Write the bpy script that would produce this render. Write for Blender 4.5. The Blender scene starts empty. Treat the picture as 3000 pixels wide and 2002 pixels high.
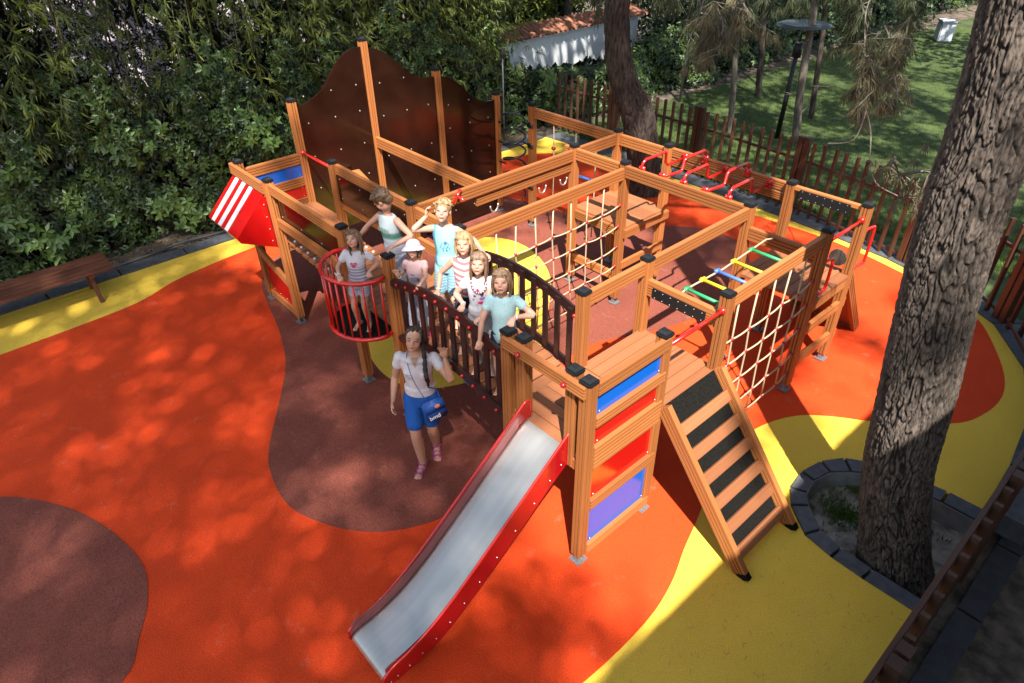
import bpy, bmesh, math, random
import numpy as np
from mathutils import Vector, Matrix, noise
from mathutils.geometry import tessellate_polygon
random.seed(7); RNG = np.random.default_rng(11)
scene = bpy.context.scene
COL = scene.collection

# ------------------------------------------------------------------ camera
CAM = (2.2149, -2.5934, 4.6341)
yaw, pitch, roll = 2.42514, 0.62109, -0.022455
f = Vector((math.cos(yaw)*math.cos(pitch), math.sin(yaw)*math.cos(pitch), -math.sin(pitch)))
r0 = Vector((math.sin(yaw), -math.cos(yaw), 0)); u0 = r0.cross(f)
rr = r0*math.cos(roll)+u0*math.sin(roll); uu = -r0*math.sin(roll)+u0*math.cos(roll)
cd = bpy.data.cameras.new('camera'); cam = bpy.data.objects.new('camera', cd); COL.objects.link(cam)
cam.matrix_world = Matrix(((rr.x, uu.x, -f.x, CAM[0]), (rr.y, uu.y, -f.y, CAM[1]), (rr.z, uu.z, -f.z, CAM[2]), (0, 0, 0, 1)))
cd.sensor_width = 36; cd.lens = 1940.88/3000*36; cd.clip_start = .05; cd.clip_end = 500
scene.camera = cam

# ------------------------------------------------------------------ world, sun, exposure
SUN = Vector((.55, -.44, 1.0))
elev = math.atan2(1, math.hypot(.55, .44)); rotz = math.atan2(.55, -.44)
w = bpy.data.worlds.new('World'); scene.world = w; w.use_nodes = True
nt = w.node_tree; nt.nodes.clear()
sky = nt.nodes.new('ShaderNodeTexSky'); sky.sky_type = 'NISHITA'; sky.sun_disc = False
sky.sun_elevation = elev; sky.sun_rotation = rotz
bg = nt.nodes.new('ShaderNodeBackground'); bg.inputs[1].default_value = .135
out = nt.nodes.new('ShaderNodeOutputWorld')
wb = nt.nodes.new('ShaderNodeMix'); wb.data_type = 'RGBA'; wb.blend_type = 'MULTIPLY'; wb.inputs['Factor'].default_value = 1; wb.inputs['B'].default_value = (1, .93, .80, 1)
nt.links.new(sky.outputs[0], wb.inputs['A']); nt.links.new(wb.outputs['Result'], bg.inputs[0]); nt.links.new(bg.outputs[0], out.inputs[0])
sl = bpy.data.lights.new('sun', 'SUN'); sl.energy = 5.0; sl.angle = math.radians(.55); sl.color = (1, .955, .87)
so = bpy.data.objects.new('sun', sl); COL.objects.link(so); so.location = SUN*20
so.rotation_euler = (SUN).to_track_quat('Z', 'Y').to_euler()
vs = scene.view_settings; vs.view_transform = 'Standard'; vs.look = 'None'; vs.exposure = 1.62; vs.gamma = 1
scene.cycles.max_bounces = 6; scene.cycles.diffuse_bounces = 3; scene.cycles.transparent_max_bounces = 8
scene.cycles.caustics_reflective = False; scene.cycles.caustics_refractive = False

# ------------------------------------------------------------------ materials
def mat(name, col, rough=.6, spec=.4, metal=0, noise_amt=0, noise_scale=20, bump=0, bump_scale=80, stretch=None, col2=None, coat=0, attr=None, transl=0, detail=4, contrast=(.35, .65), coords='Object'):
    if 'rubber' not in name:
        col = tuple(c*.72 for c in col) if not attr else col
        col2 = tuple(c*.72 for c in col2) if col2 is not None else None
    m = bpy.data.materials.new(name); m.use_nodes = True; n = m.node_tree; n.nodes.clear(); L = n.links
    o = n.nodes.new('ShaderNodeOutputMaterial'); b = n.nodes.new('ShaderNodeBsdfPrincipled')
    b.inputs['Roughness'].default_value = rough; b.inputs['Metallic'].default_value = metal
    b.inputs['Specular IOR Level'].default_value = spec; b.inputs['Coat Weight'].default_value = coat
    b.inputs['Coat Roughness'].default_value = .08
    L.new(b.outputs[0], o.inputs[0])
    tc = n.nodes.new('ShaderNodeTexCoord'); mp = n.nodes.new('ShaderNodeMapping')
    L.new(tc.outputs[coords], mp.inputs[0])
    if stretch: mp.inputs['Scale'].default_value = stretch
    src = None
    if attr:
        a = n.nodes.new('ShaderNodeAttribute'); a.attribute_name = attr; src = a.outputs['Color']
    if col2 is not None or noise_amt:
        tx = n.nodes.new('ShaderNodeTexNoise'); tx.inputs['Scale'].default_value = noise_scale; tx.inputs['Detail'].default_value = detail
        L.new(mp.outputs[0], tx.inputs[0])
        rp = n.nodes.new('ShaderNodeMapRange'); rp.inputs[1].default_value = contrast[0]; rp.inputs[2].default_value = contrast[1]
        L.new(tx.outputs['Fac'], rp.inputs[0])
        mx = n.nodes.new('ShaderNodeMix'); mx.data_type = 'RGBA'
        c2 = col2 if col2 is not None else tuple(c*(1-noise_amt) for c in col)
        if src is not None:
            mx.blend_type = 'MULTIPLY'; L.new(src, mx.inputs['A']); mx.inputs['B'].default_value = (1-noise_amt,)*3+(1,)
        else:
            mx.inputs['A'].default_value = (*col, 1); mx.inputs['B'].default_value = (*c2, 1)
        L.new(rp.outputs[0], mx.inputs['Factor']); src = mx.outputs['Result']
    if src is not None: L.new(src, b.inputs['Base Color'])
    else: b.inputs['Base Color'].default_value = (*col, 1)
    if bump:
        t2 = n.nodes.new('ShaderNodeTexNoise'); t2.inputs['Scale'].default_value = bump_scale; t2.inputs['Detail'].default_value = 3
        L.new(mp.outputs[0], t2.inputs[0]); bp = n.nodes.new('ShaderNodeBump'); bp.inputs['Strength'].default_value = bump; bp.inputs['Distance'].default_value = .01
        L.new(t2.outputs['Fac'], bp.inputs['Height']); L.new(bp.outputs[0], b.inputs['Normal'])
    if transl:
        tr = n.nodes.new('ShaderNodeBsdfTranslucent'); ms = n.nodes.new('ShaderNodeMixShader'); ms.inputs[0].default_value = transl
        if src is not None: L.new(src, tr.inputs[0])
        else: tr.inputs[0].default_value = (*col, 1)
        L.new(b.outputs[0], ms.inputs[1]); L.new(tr.outputs[0], ms.inputs[2]); L.new(ms.outputs[0], o.inputs[0])
    return m

def wood(name, c1, c2, rough=.5):
    m = mat(name, c1, rough=rough, spec=.35, col2=c2, noise_scale=7, stretch=(.16, 9, 9), contrast=(.15, .95), detail=7, bump=.10, bump_scale=16)
    n = m.node_tree; L = n.links
    # large scale tonal drift of the boards
    b = [x for x in n.nodes if x.type == 'BSDF_PRINCIPLED'][0]; old = b.inputs['Base Color'].links[0].from_socket
    oi = n.nodes.new('ShaderNodeObjectInfo'); mr = n.nodes.new('ShaderNodeMapRange'); mr.inputs[3].default_value = .74; mr.inputs[4].default_value = 1.16
    L.new(oi.outputs['Random'], mr.inputs[0]); vm = n.nodes.new('ShaderNodeVectorMath'); vm.operation = 'SCALE'
    L.new(old, vm.inputs[0]); L.new(mr.outputs[0], vm.inputs['Scale']); L.new(vm.outputs[0], b.inputs['Base Color'])
    return m
M = {}
M['wood'] = wood('wood_oiled', (.52, .188, .058), (.33, .105, .028))
M['deck'] = wood('wood_deck', (.45, .17, .07), (.25, .085, .033), .6)
M['fence'] = wood('wood_fence', (.105, .042, .022), (.055, .021, .012), .6)
M['bench'] = wood('wood_bench', (.20, .065, .032), (.11, .035, .018), .6)
M['cap'] = mat('black_cap', (.010, .011, .013), rough=.5, spec=.35, bump=.1)
M['red'] = mat('red_steel', (.66, .015, .010), rough=.25, spec=.5, coat=.4)
M['redpanel'] = mat('red_laminate', (.55, .006, .006), rough=.14, spec=.5, coat=.12)
M['bluepanel'] = mat('blue_laminate', (.006, .13, .60), rough=.16, spec=.4, coat=.06)
M['whitepanel'] = mat('white_laminate', (.8, .8, .82), rough=.25)
M['brown'] = mat('brown_laminate', (.024, .0085, .005), rough=.16, spec=.4, coat=.12, col2=(.016, .005, .003), noise_scale=3, bump=.03, bump_scale=3)
M['darkslat'] = mat('dark_slat', (.030, .013, .012), rough=.3, spec=.5)
M['plyedge'] = mat('laminate_edge', (.95, .72, .50), rough=.6)
M['ivybright'] = mat('creeper_leaf_sunlit', (.10, .19, .05), rough=.35, spec=.5, col2=(.16, .26, .05), noise_scale=3, transl=.2)  # brighter leaf copy, its colour stands in for sunlit patches of creeper
M['steel'] = mat('brushed_steel', (.62, .585, .54), rough=.42, metal=.75, noise_amt=.09, noise_scale=24, stretch=(1, .05, .05))
M['galv'] = mat('galvanised', (.42, .43, .45), rough=.45, metal=.6, noise_amt=.3, noise_scale=60)
M['rope'] = mat('rope', (.62, .47, .30), rough=.85, noise_amt=.25, noise_scale=200, bump=.4, bump_scale=250)
M['knob'] = mat('red_knob', (.40, .012, .015), rough=.3, spec=.5)
M['rubberblack'] = mat('black_rubber_mat', (.011, .010, .009), rough=1, spec=.08, noise_amt=.5, noise_scale=70, bump=.6, bump_scale=140)
M['coil'] = mat('black_coil', (.012, .012, .014), rough=.35, spec=.5)
M['yplastic'] = mat('yellow_plastic', (.85, .62, .03), rough=.4)
M['gplastic'] = mat('green_plastic', (.03, .36, .13), rough=.4)
M['bplastic'] = mat('blue_plastic', (.08, .20, .62), rough=.4)
def rubber(name, c, c2, spk=.28):
    m = mat(name, c, rough=.9, spec=.2, col2=c2, noise_scale=1.3, detail=5, contrast=(.3, .75), bump=.6, bump_scale=170)
    n = m.node_tree; L = n.links; b = [x for x in n.nodes if x.type == 'BSDF_PRINCIPLED'][0]; old = b.inputs['Base Color'].links[0].from_socket
    tc = [x for x in n.nodes if x.type == 'TEX_COORD'][0]
    # granule speckle
    v = n.nodes.new('ShaderNodeTexNoise'); v.inputs['Scale'].default_value = 120; v.inputs['Detail'].default_value = 2; L.new(tc.outputs['Object'], v.inputs[0])
    mr = n.nodes.new('ShaderNodeMapRange'); mr.inputs[1].default_value = .3; mr.inputs[2].default_value = .7; mr.inputs[3].default_value = 1-spk; mr.inputs[4].default_value = 1+spk
    L.new(v.outputs['Fac'], mr.inputs[0]); vm = n.nodes.new('ShaderNodeVectorMath'); vm.operation = 'SCALE'
    L.new(old, vm.inputs[0]); L.new(mr.outputs[0], vm.inputs['Scale'])
    # scuffs: pale dusty smudges
    s = n.nodes.new('ShaderNodeTexNoise'); s.inputs['Scale'].default_value = 4.5; s.inputs['Detail'].default_value = 8; s.inputs['Roughness'].default_value = .7; L.new(tc.outputs['Object'], s.inputs[0])
    m2 = n.nodes.new('ShaderNodeMapRange'); m2.inputs[1].default_value = .60; m2.inputs[2].default_value = .78; m2.inputs[4].default_value = .22
    L.new(s.outputs['Fac'], m2.inputs[0]); mx = n.nodes.new('ShaderNodeMix'); mx.data_type = 'RGBA'
    L.new(m2.outputs[0], mx.inputs['Factor']); L.new(vm.outputs[0], mx.inputs['A']); mx.inputs['B'].default_value = (.5, .34, .25, 1)
    L.new(mx.outputs['Result'], b.inputs['Base Color'])
    return m
M['orange'] = rubber('orange_rubber', (.62, .053, .0085), (.53, .043, .007))
M['yellow'] = rubber('yellow_rubber', (.70, .465, .055), (.62, .40, .045), .14)
M['maroon'] = rubber('maroon_rubber', (.20, .055, .036), (.155, .042, .028), .35)
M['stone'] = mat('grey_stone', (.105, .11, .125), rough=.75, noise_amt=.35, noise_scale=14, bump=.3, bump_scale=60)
M['stoneshade'] = mat('stone_shaded', (.05, .05, .055), rough=.9, noise_amt=.4, noise_scale=10, bump=.3)  # kerb stone darkened in colour to stand in for the building's shade
M['concrete'] = mat('pale_render', (.34, .33, .31), rough=.9, noise_amt=.3, noise_scale=9, bump=.3)
M['dirt'] = mat('dirt', (.17, .13, .09), rough=.95, col2=(.045, .034, .023), noise_scale=7, detail=10, bump=1, bump_scale=40)
M['drysoil'] = mat('dry_soil', (.40, .35, .29), rough=.95, col2=(.13, .11, .08), noise_scale=9, detail=10, bump=1, bump_scale=40)
M['lawn'] = mat('lawn_soil', (.07, .10, .022), rough=.95, col2=(.035, .05, .014), noise_scale=2.2, detail=9, bump=.8, bump_scale=60)
M['grass'] = mat('grass_blades', (.08, .17, .018), rough=.6, col2=(.15, .25, .03), noise_scale=1.5, transl=.3)
M['bark'] = mat('pine_bark', (.8, .8, .8), rough=.95, attr='Col', noise_amt=.45, noise_scale=30, stretch=(1, 1, .3), detail=9, bump=.9, bump_scale=80, contrast=(.35, .68))
M['bark2'] = mat('dark_bark', (.10, .072, .056), rough=.95, col2=(.022, .016, .013), noise_scale=34, stretch=(1, 1, .2), detail=9, bump=.9, bump_scale=70)
M['bark3'] = mat('pale_bark', (.24, .20, .16), rough=.95, col2=(.12, .095, .075), noise_scale=20, stretch=(1, 1, .3), detail=9, bump=.6)
M['ivy'] = mat('creeper_leaf', (.012, .028, .009), rough=.42, spec=.35, col2=(.075, .125, .024), noise_scale=3, transl=.18)  # dark and bright noise tones imitate shaded and sunlit leaves
M['ivydark'] = mat('creeper_leaf_dark', (.007, .015, .006), rough=.6, spec=.15, transl=.05)  # leaf colour darkened to stand in for deep shade inside the foliage
M['bamboo'] = mat('bamboo_leaf', (.24, .28, .04), rough=.5, col2=(.02, .04, .010), noise_scale=2.5, transl=.3)  # strong tone contrast puts sun and shade into the leaf colour
M['culm'] = mat('bamboo_culm', (.20, .20, .07), rough=.5, noise_amt=.4, noise_scale=10)
M['needle'] = mat('pine_needle', (.095, .12, .045), rough=.5, transl=.2, noise_amt=.4, noise_scale=4)
M['needledry'] = mat('pine_needle_dry', (.24, .205, .11), rough=.6, transl=.2, noise_amt=.4, noise_scale=4)
M['crown'] = mat('tree_leaf', (.05, .09, .03), rough=.5)
M['white'] = mat('white_wall', (.72, .74, .76), rough=.9, noise_amt=.12, noise_scale=3)
M['tile'] = mat('roof_tile', (.46, .19, .11), rough=.85, noise_amt=.4, noise_scale=7, bump=.4)
M['lampgrey'] = mat('lamp_grey', (.05, .055, .06), rough=.5, metal=.2)
M['lampblack'] = mat('lamp_black', (.02, .02, .024), rough=.5)
M['binwhite'] = mat('bin_white', (.62, .66, .74), rough=.5, noise_amt=.25, noise_scale=4)
M['pipe'] = mat('pipe_grey', (.07, .07, .075), rough=.6)
M['col'] = mat('painted_cloth', (.8, .8, .8), rough=.85, spec=.2, attr='Col', noise_amt=.1, noise_scale=60, bump=.25, bump_scale=45)
M['skin'] = mat('skin', (.8, .8, .8), rough=.5, spec=.35, attr='Col', noise_amt=.1, noise_scale=40)
M['hair'] = mat('hair', (.8, .8, .8), rough=.4, spec=.4, attr='Col', noise_amt=.5, noise_scale=38, stretch=(1, 1, .16), bump=.8, bump_scale=110)
M['plastic'] = mat('clear_plastic', (.7, .75, .78), rough=.15, spec=.6)

# ------------------------------------------------------------------ object helpers
WM = {}
def reg(o, parent=None, world=None):
    COL.objects.link(o); world = world if world is not None else Matrix.Identity(4)
    WM[o] = world
    if parent is not None: o.parent = parent; o.matrix_basis = WM[parent].inverted() @ world
    else: o.matrix_basis = world
    return o
def tag(o, label=None, cat=None, group=None, kind=None):
    if label: o['label'] = label
    if cat: o['category'] = cat
    if group: o['group'] = group
    if kind: o['kind'] = kind
    return o
def thing(name, loc, label, cat, group=None):
    o = bpy.data.objects.new(name, None); o.empty_display_size = .1
    reg(o, None, Matrix.Translation(Vector(loc))); return tag(o, label, cat, group)
def obj(name, me, m, parent=None, world=None, smooth=False):
    if isinstance(me, bmesh.types.BMesh):
        d = bpy.data.meshes.new(name); me.normal_update(); me.to_mesh(d); me.free(); me = d
    if m is not None:
        ms = m if isinstance(m, (list, tuple)) else [m]
        me.materials.clear()
        for k in ms: me.materials.append(k)
    if smooth: me.polygons.foreach_set('use_smooth', [True]*len(me.polygons))
    return reg(bpy.data.objects.new(name, me), parent, world)
def wobj(name, bm, m, parent=None, smooth=False):
    """mesh given in world coordinates; origin put at the middle of its base"""
    if isinstance(bm, bmesh.types.BMesh):
        me = bpy.data.meshes.new(name); bm.normal_update(); bm.to_mesh(me); bm.free()
    else: me = bm
    n = len(me.vertices); a = np.empty(n*3); me.vertices.foreach_get('co', a); a = a.reshape(-1, 3)
    c = np.array([(a[:, 0].min()+a[:, 0].max())/2, (a[:, 1].min()+a[:, 1].max())/2, a[:, 2].min()])
    me.vertices.foreach_set('co', (a-c).ravel())
    return obj(name, me, m, parent, Matrix.Translation(Vector(c)), smooth)
def structure(name, bm, m, smooth=False):
    o = wobj(name, bm, m, None, smooth); o['kind'] = 'structure'; return o
def frame(p0, p1, up=(0, 0, 1)):
    p0, p1 = Vector(p0), Vector(p1); x = (p1-p0).normalized(); up = Vector(up)
    if abs(x.dot(up)) > .98: up = Vector((0, 1, 0))
    y = up.cross(x).normalized(); z = x.cross(y)
    return Matrix(((x.x, y.x, z.x, p0.x), (x.y, y.y, z.y, p0.y), (x.z, y.z, z.z, p0.z), (0, 0, 0, 1))), (p1-p0).length
def prism(bm, prof, L, x0=0):
    """closed profile in (y,z) extruded along x"""
    a = [bm.verts.new((x0, y, z)) for y, z in prof]; b = [bm.verts.new((x0+L, y, z)) for y, z in prof]; n = len(prof)
    for i in range(n): bm.faces.new((a[i], a[(i+1) % n], b[(i+1) % n], b[i]))
    bm.faces.new(a[::-1]); bm.faces.new(b)
def side(g, depth, h, gw=.010):
    """points going down one side, from +h/2 to -h/2, at y = s, with g grooves; yields (inset, z)"""
    pts = [(.004, h/2), (0, h/2-.004)]
    for k in range(g):
        zc = h/2-h*(k+1)/(g+1)
        pts += [(0, zc+gw/2), (depth, zc+gw/2*.6), (depth, zc-gw/2*.6), (0, zc-gw/2)]
    return pts+[(0, -h/2+.004), (.004, -h/2)]
def beam_prof(t, h, g=3, depth=.016):
    s = side(g, depth, h)
    return [(t/2-i, z) for i, z in s]+[(-(t/2-i), z) for i, z in reversed(s)]
def post_prof(w, g=2, depth=.014):
    s = side(g, depth, w); P = []
    for k in range(4):
        a = -k*math.pi/2; ca, sa = math.cos(a), math.sin(a)
        for i, z in s[1:-1]:
            y = w/2-i; P.append((y*ca-z*sa, y*sa+z*ca))
    return P
def beam(name, p0, p1, t, h, parent, m=None, g=3, up=(0, 0, 1)):
    W, L = frame(p0, p1, up); bm = bmesh.new(); prism(bm, beam_prof(t, h, g)[::-1], L); bmesh.ops.recalc_face_normals(bm, faces=bm.faces)
    return obj(name, bm, m or M['wood'], parent, W)
def board(name, p0, p1, t, h, parent, m=None, up=(0, 0, 1)):
    W, L = frame(p0, p1, up); bm = bmesh.new(); b = min(.004, t*.2)
    prism(bm, [(t/2, h/2-b), (t/2-b, h/2), (-t/2+b, h/2), (-t/2, h/2-b), (-t/2, -h/2+b), (-t/2+b, -h/2), (t/2-b, -h/2), (t/2, -h/2+b)], L)
    bmesh.ops.recalc_face_normals(bm, faces=bm.faces)
    return obj(name, bm, m or M['deck'], parent, W)
def tube_bm(bm, pts, r, seg=8, closed=False, cap=True):
    pts = [Vector(p) for p in pts]; n = len(pts); rings = []; pv = None
    for i, p in enumerate(pts):
        if closed: t = (pts[(i+1) % n]-pts[i-1]).normalized()
        else: t = (pts[min(i+1, n-1)]-pts[max(i-1, 0)]).normalized()
        if pv is None:
            pv = t.cross(Vector((0, 0, 1)));
            if pv.length < .1: pv = t.cross(Vector((1, 0, 0)))
            pv.normalize()
        pv = (pv-t*pv.dot(t)).normalized(); q = t.cross(pv); ri = r[i] if isinstance(r, (list, tuple)) else r
        rings.append([bm.verts.new(p+(pv*math.cos(a)+q*math.sin(a))*ri) for a in [2*math.pi*k/seg for k in range(seg)]])
    for i in range(n if closed else n-1):
        A, B = rings[i], rings[(i+1) % n]
        for k in range(seg): bm.faces.new((A[k], A[(k+1) % seg], B[(k+1) % seg], B[k]))
    if cap and not closed: bm.faces.new(rings[0][::-1]); bm.faces.new(rings[-1])
def tube(name, pts, r, m, parent=None, seg=8, closed=False):
    bm = bmesh.new(); tube_bm(bm, pts, r, seg, closed); bmesh.ops.recalc_face_normals(bm, faces=bm.faces)
    return wobj(name, bm, m, parent, True)
def ball_bm(bm, c, r, seg=10, sc=(1, 1, 1)):
    Mx = Matrix.Translation(Vector(c)) @ Matrix.Diagonal((sc[0], sc[1], sc[2], 1))
    add_ellipsoid(bm, Mx @ Matrix.Scale(r, 4), seg)
def box_bm(bm, c, s, rot=None):
    Mx = Matrix.Translation(Vector(c)) @ (rot.to_4x4() if rot is not None else Matrix.Identity(4)) @ Matrix.Diagonal((s[0], s[1], s[2], 1))
    bmesh.ops.create_cube(bm, size=1, matrix=Mx)
_US = {}
def add_ellipsoid(bm, Mx, seg):
    """unit sphere times a matrix, added without operators (fast)"""
    if seg not in _US:
        nv = max(5, seg*2//3); _US[seg] = (nv, [[(math.sin(math.pi*i/nv)*math.cos(2*math.pi*j/seg), math.sin(math.pi*i/nv)*math.sin(2*math.pi*j/seg), math.cos(math.pi*i/nv)) for j in range(seg)] for i in range(1, nv)])
    nv, R = _US[seg]; t = bm.verts.new(Mx @ Vector((0, 0, 1))); b = bm.verts.new(Mx @ Vector((0, 0, -1))); G_ = [[bm.verts.new(Mx @ Vector(p)) for p in r] for r in R]; F_ = bm.faces.new
    for j in range(seg):
        k = (j+1) % seg; F_((t, G_[0][j], G_[0][k])); F_((b, G_[-1][k], G_[-1][j]))
        for i in range(nv-2): F_((G_[i][j], G_[i+1][j], G_[i+1][k], G_[i][k]))
def smoothpath(pts, k=8):
    P = [Vector(p) for p in pts]; out = []
    for i in range(len(P)-1):
        a, b, c, d = P[max(i-1, 0)], P[i], P[i+1], P[min(i+2, len(P)-1)]
        for j in range(k):
            t = j/k; out.append(.5*((2*b)+(c-a)*t+(2*a-5*b+4*c-d)*t*t+(-a+3*b-3*c+d)*t**3))
    return out+[P[-1]]
def flat_poly(bm, pts, z0, z1):
    """solid slab with top at z1, bottom at z0, from an outline"""
    t = [bm.verts.new((x, y, z1)) for x, y in pts]; b = [bm.verts.new((x, y, z0)) for x, y in pts]
    n = len(t)
    for i in range(n): bm.faces.new((t[i], b[i], b[(i+1) % n], t[(i+1) % n]))
    for q in tessellate_polygon([[Vector((x, y, 0)) for x, y in pts]]):
        bm.faces.new([t[i] for i in q]); bm.faces.new([b[i] for i in reversed(q)])
    bmesh.ops.recalc_face_normals(bm, faces=bm.faces)
def closed_smooth(pts, k=6):
    n = len(pts); out = []
    for i in range(n):
        a, b, c, d = [Vector(pts[(i+j-1) % n]).to_3d() for j in range(4)]
        for j in range(k):
            t = j/k; v = .5*((2*b)+(c-a)*t+(2*a-5*b+4*c-d)*t*t+(-a+3*b-3*c+d)*t**3); out.append((v.x, v.y))
    return out
def np_mesh(name, V, F):
    """V (n,3), F (m,k) all the same k"""
    me = bpy.data.meshes.new(name); V = np.asarray(V, dtype=np.float64); F = np.asarray(F, dtype=np.int32); k = F.shape[1]
    me.vertices.add(len(V)); me.vertices.foreach_set('co', V.ravel()); me.loops.add(F.size); me.loops.foreach_set('vertex_index', F.ravel())
    me.polygons.add(len(F)); me.polygons.foreach_set('loop_start', np.arange(0, F.size, k, dtype=np.int32)); me.polygons.foreach_set('loop_total', np.full(len(F), k, dtype=np.int32))
    me.update(calc_edges=True); return me
def unit(a): return a/np.maximum(np.linalg.norm(a, axis=1, keepdims=True), 1e-9)
def leaves(name, base, d, nrm, length, width, fold=.25):
    """diamond leaf, two triangles folded on the mid rib: base point, direction, surface normal"""
    n = len(base); d = unit(d); nrm = unit(nrm-d*(nrm*d).sum(1, keepdims=True)); s = np.cross(d, nrm)
    length = np.broadcast_to(length, (n,))[:, None]; width = np.broadcast_to(width, (n,))[:, None]
    a = base; b = base+d*length*.45+s*width*.5+nrm*width*fold; c = base+d*length-nrm*length*.08; e = base+d*length*.45-s*width*.5+nrm*width*fold
    V = np.stack([a, b, c, e], 1).reshape(-1, 3); i = np.arange(n)*4
    F = np.concatenate([np.stack([i, i+1, i+2], 1), np.stack([i, i+2, i+3], 1)])
    return V, F
def join_np(parts):
    Vs, Fs, o = [], [], 0
    for V, F in parts: Vs.append(V); Fs.append(F+o); o += len(V)
    return np.concatenate(Vs), np.concatenate(Fs)
# ================================================================== ground
bm = bmesh.new(); bmesh.ops.create_grid(bm, x_segments=1, y_segments=1, size=150, matrix=Matrix.Translation((0, 0, -.27)))
structure('ground', bm, M['dirt'])
PL_OUT = [(2.05, 2.95), (1.752, 2.944), (1.4, 2.89), (1.12, 2.796), (.929, 2.672), (.8, 2.475), (.745, 2.222), (.774, 1.966), (.885, 1.786), (1.124, 1.587), (1.38, 1.54), (1.642, 1.528), (2.05, 1.534)]
PL_IN = [(2.05, 2.79), (1.757, 2.79), (1.42, 2.74), (1.19, 2.672), (1.047, 2.56), (.92, 2.41), (.87, 2.2), (.90, 2.02), (.99, 1.89), (1.19, 1.72), (1.40, 1.67), (1.664, 1.655), (2.05, 1.66)]
BACK = [(-7.70, 7.12), (-5.2, 7.20), (-2.73, 7.12), (-.88, 6.98), (-.15, 6.80), (.74, 6.50), (1.45, 5.82), (1.86, 4.9), (2.0, 4.0)]
bm = bmesh.new(); flat_poly(bm, [(-7.68, -7)]+BACK+PL_OUT+[(2.05, -7)], -.268, 0)
structure('play_surface', bm, M['yellow'])
ORANGE = [(-6.62, -6.9), (-6.60, -5.4), (-6.63, -4.2), (-6.66, -3.0), (-6.70, -1.87), (-6.78, -1.31), (-7.0, -.82), (-7.13, -.2), (-7.2, .49), (-7.38, 2.5), (-7.44, 4.6), (-7.36, 5.63), (-7.1, 6.3), (-6.6, 6.70), (-5.9, 6.80), (-5.16, 6.68), (-4.2, 6.60), (-2.55, 6.84), (-1.21, 6.86), (-.12, 6.62), (.5, 6.42), (.83, 6.22), (1.08, 5.95), (1.46, 5.29), (1.62, 4.77), (1.577, 4.27), (1.40, 3.91), (.875, 3.40), (.60, 3.20), (.333, 2.95), (.17, 2.60), (.12, 2.19), (.22, 1.6), (.40, 1.1), (.52, .73), (.65, .38), (.724, -.03), (.72, -.7), (.6, -1.6), (.5, -3.2), (.5, -6.9)]
bm = bmesh.new(); flat_poly(bm, closed_smooth(ORANGE[1:-1], 4)[:-4], -.02, .004); structure('play_surface_orange', bm, M['orange'])
MAR = [(-6.1, .06), (-5.5, -.13), (-4.82, -.30), (-4.18, -.53), (-3.75, -.78), (-3.39, -1.02), (-3.0, -1.28), (-2.68, -1.43), (-2.165, -1.5), (-1.73, -1.35), (-1.4, -1.11), (-1.19, -.8), (-1.1, -.45), (-1.22, .05), (-1.54, .6), (-1.9, 1.5), (-1.98, 2.29), (-1.67, 2.99), (-1.50, 3.6), (-1.48, 4.5), (-1.75, 5.35), (-2.3, 5.86), (-2.93, 5.80), (-3.4, 5.46), (-3.75, 5.12), (-4.4, 4.85), (-5.04, 4.65), (-5.7, 4.5), (-6.6, 4.2), (-7.1, 3.2), (-7.15, 2), (-6.9, 1.1), (-6.55, .4)]
bm = bmesh.new(); flat_poly(bm, closed_smooth(MAR, 4), -.012, .008); structure('play_surface_maroon', bm, M['maroon'])
MAR2 = [(-4.4, -4.6), (-4.25, -3.7), (-4.06, -3.42), (-3.81, -3.19), (-3.38, -2.93), (-2.86, -2.75), (-2.376, -2.68), (-2.016, -2.76), (-1.756, -2.9), (-1.47, -3.11), (-1.4, -3.7), (-1.8, -4.6), (-2.8, -5.2), (-3.9, -5.1)]
bm = bmesh.new(); flat_poly(bm, closed_smooth(MAR2, 5), -.012, .009); structure('play_surface_maroon_spot', bm, M['maroon'])
YB = [(-5.04, 3.11), (-4.59, 3.42), (-4.01, 3.36), (-3.43, 3.05), (-2.9, 2.5), (-2.38, 1.9), (-2.28, 1.3), (-2.45, .7), (-2.7, .32), (-3.1, .18), (-3.57, .24), (-3.9, .41), (-4.05, .9), (-4.4, 1.6), (-4.95, 2.4)]
bm = bmesh.new(); flat_poly(bm, closed_smooth(YB, 5), -.010, .012); structure('play_surface_yellow_spot', bm, M['yellow'])
# lawn and soil strips
bm = bmesh.new(); flat_poly(bm, [(-7.9, 7.62), (-4.5, 7.66), (-1.8, 7.36), (.9, 6.80), (1.9, 5.7), (2.35, 4.4), (60, 4.4), (60, 90), (-3, 90), (-6.4, 24.4), (-7.1, 18.3), (-7.55, 11.7)], -.26, -.03); structure('lawn', bm, M['lawn'])
bm = bmesh.new(); flat_poly(bm, [(-60, -60), (-7.96, -60), (-7.96, 7.3), (-7.9, 7.60), (-7.56, 11.68), (-7.11, 18.3), (-6.41, 24.4), (-3.01, 90), (-60, 90)], -.262, -.035); structure('soil', bm, M['dirt'])
def strip(bm, A, B, z0, z1, gap=.012):
    for i in range(len(A)-1):
        a0, a1, b0, b1 = [Vector(p).to_3d() for p in (A[i], A[i+1], B[i], B[i+1])]
        d = (a1-a0).normalized()*gap
        pts = [a0+d, a1-d, b1-d, b0+d]; t = [bm.verts.new((p.x, p.y, z1)) for p in pts]; q = [bm.verts.new((p.x, p.y, z0)) for p in pts]
        bm.faces.new(t); bm.faces.new(q[::-1])
        for k in range(4): bm.faces.new((t[k], q[k], q[(k+1) % 4], t[(k+1) % 4]))
    bmesh.ops.recalc_face_normals(bm, faces=bm.faces)
bm = bmesh.new(); ys = [-6.9+.93*k for k in range(16)]
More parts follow.
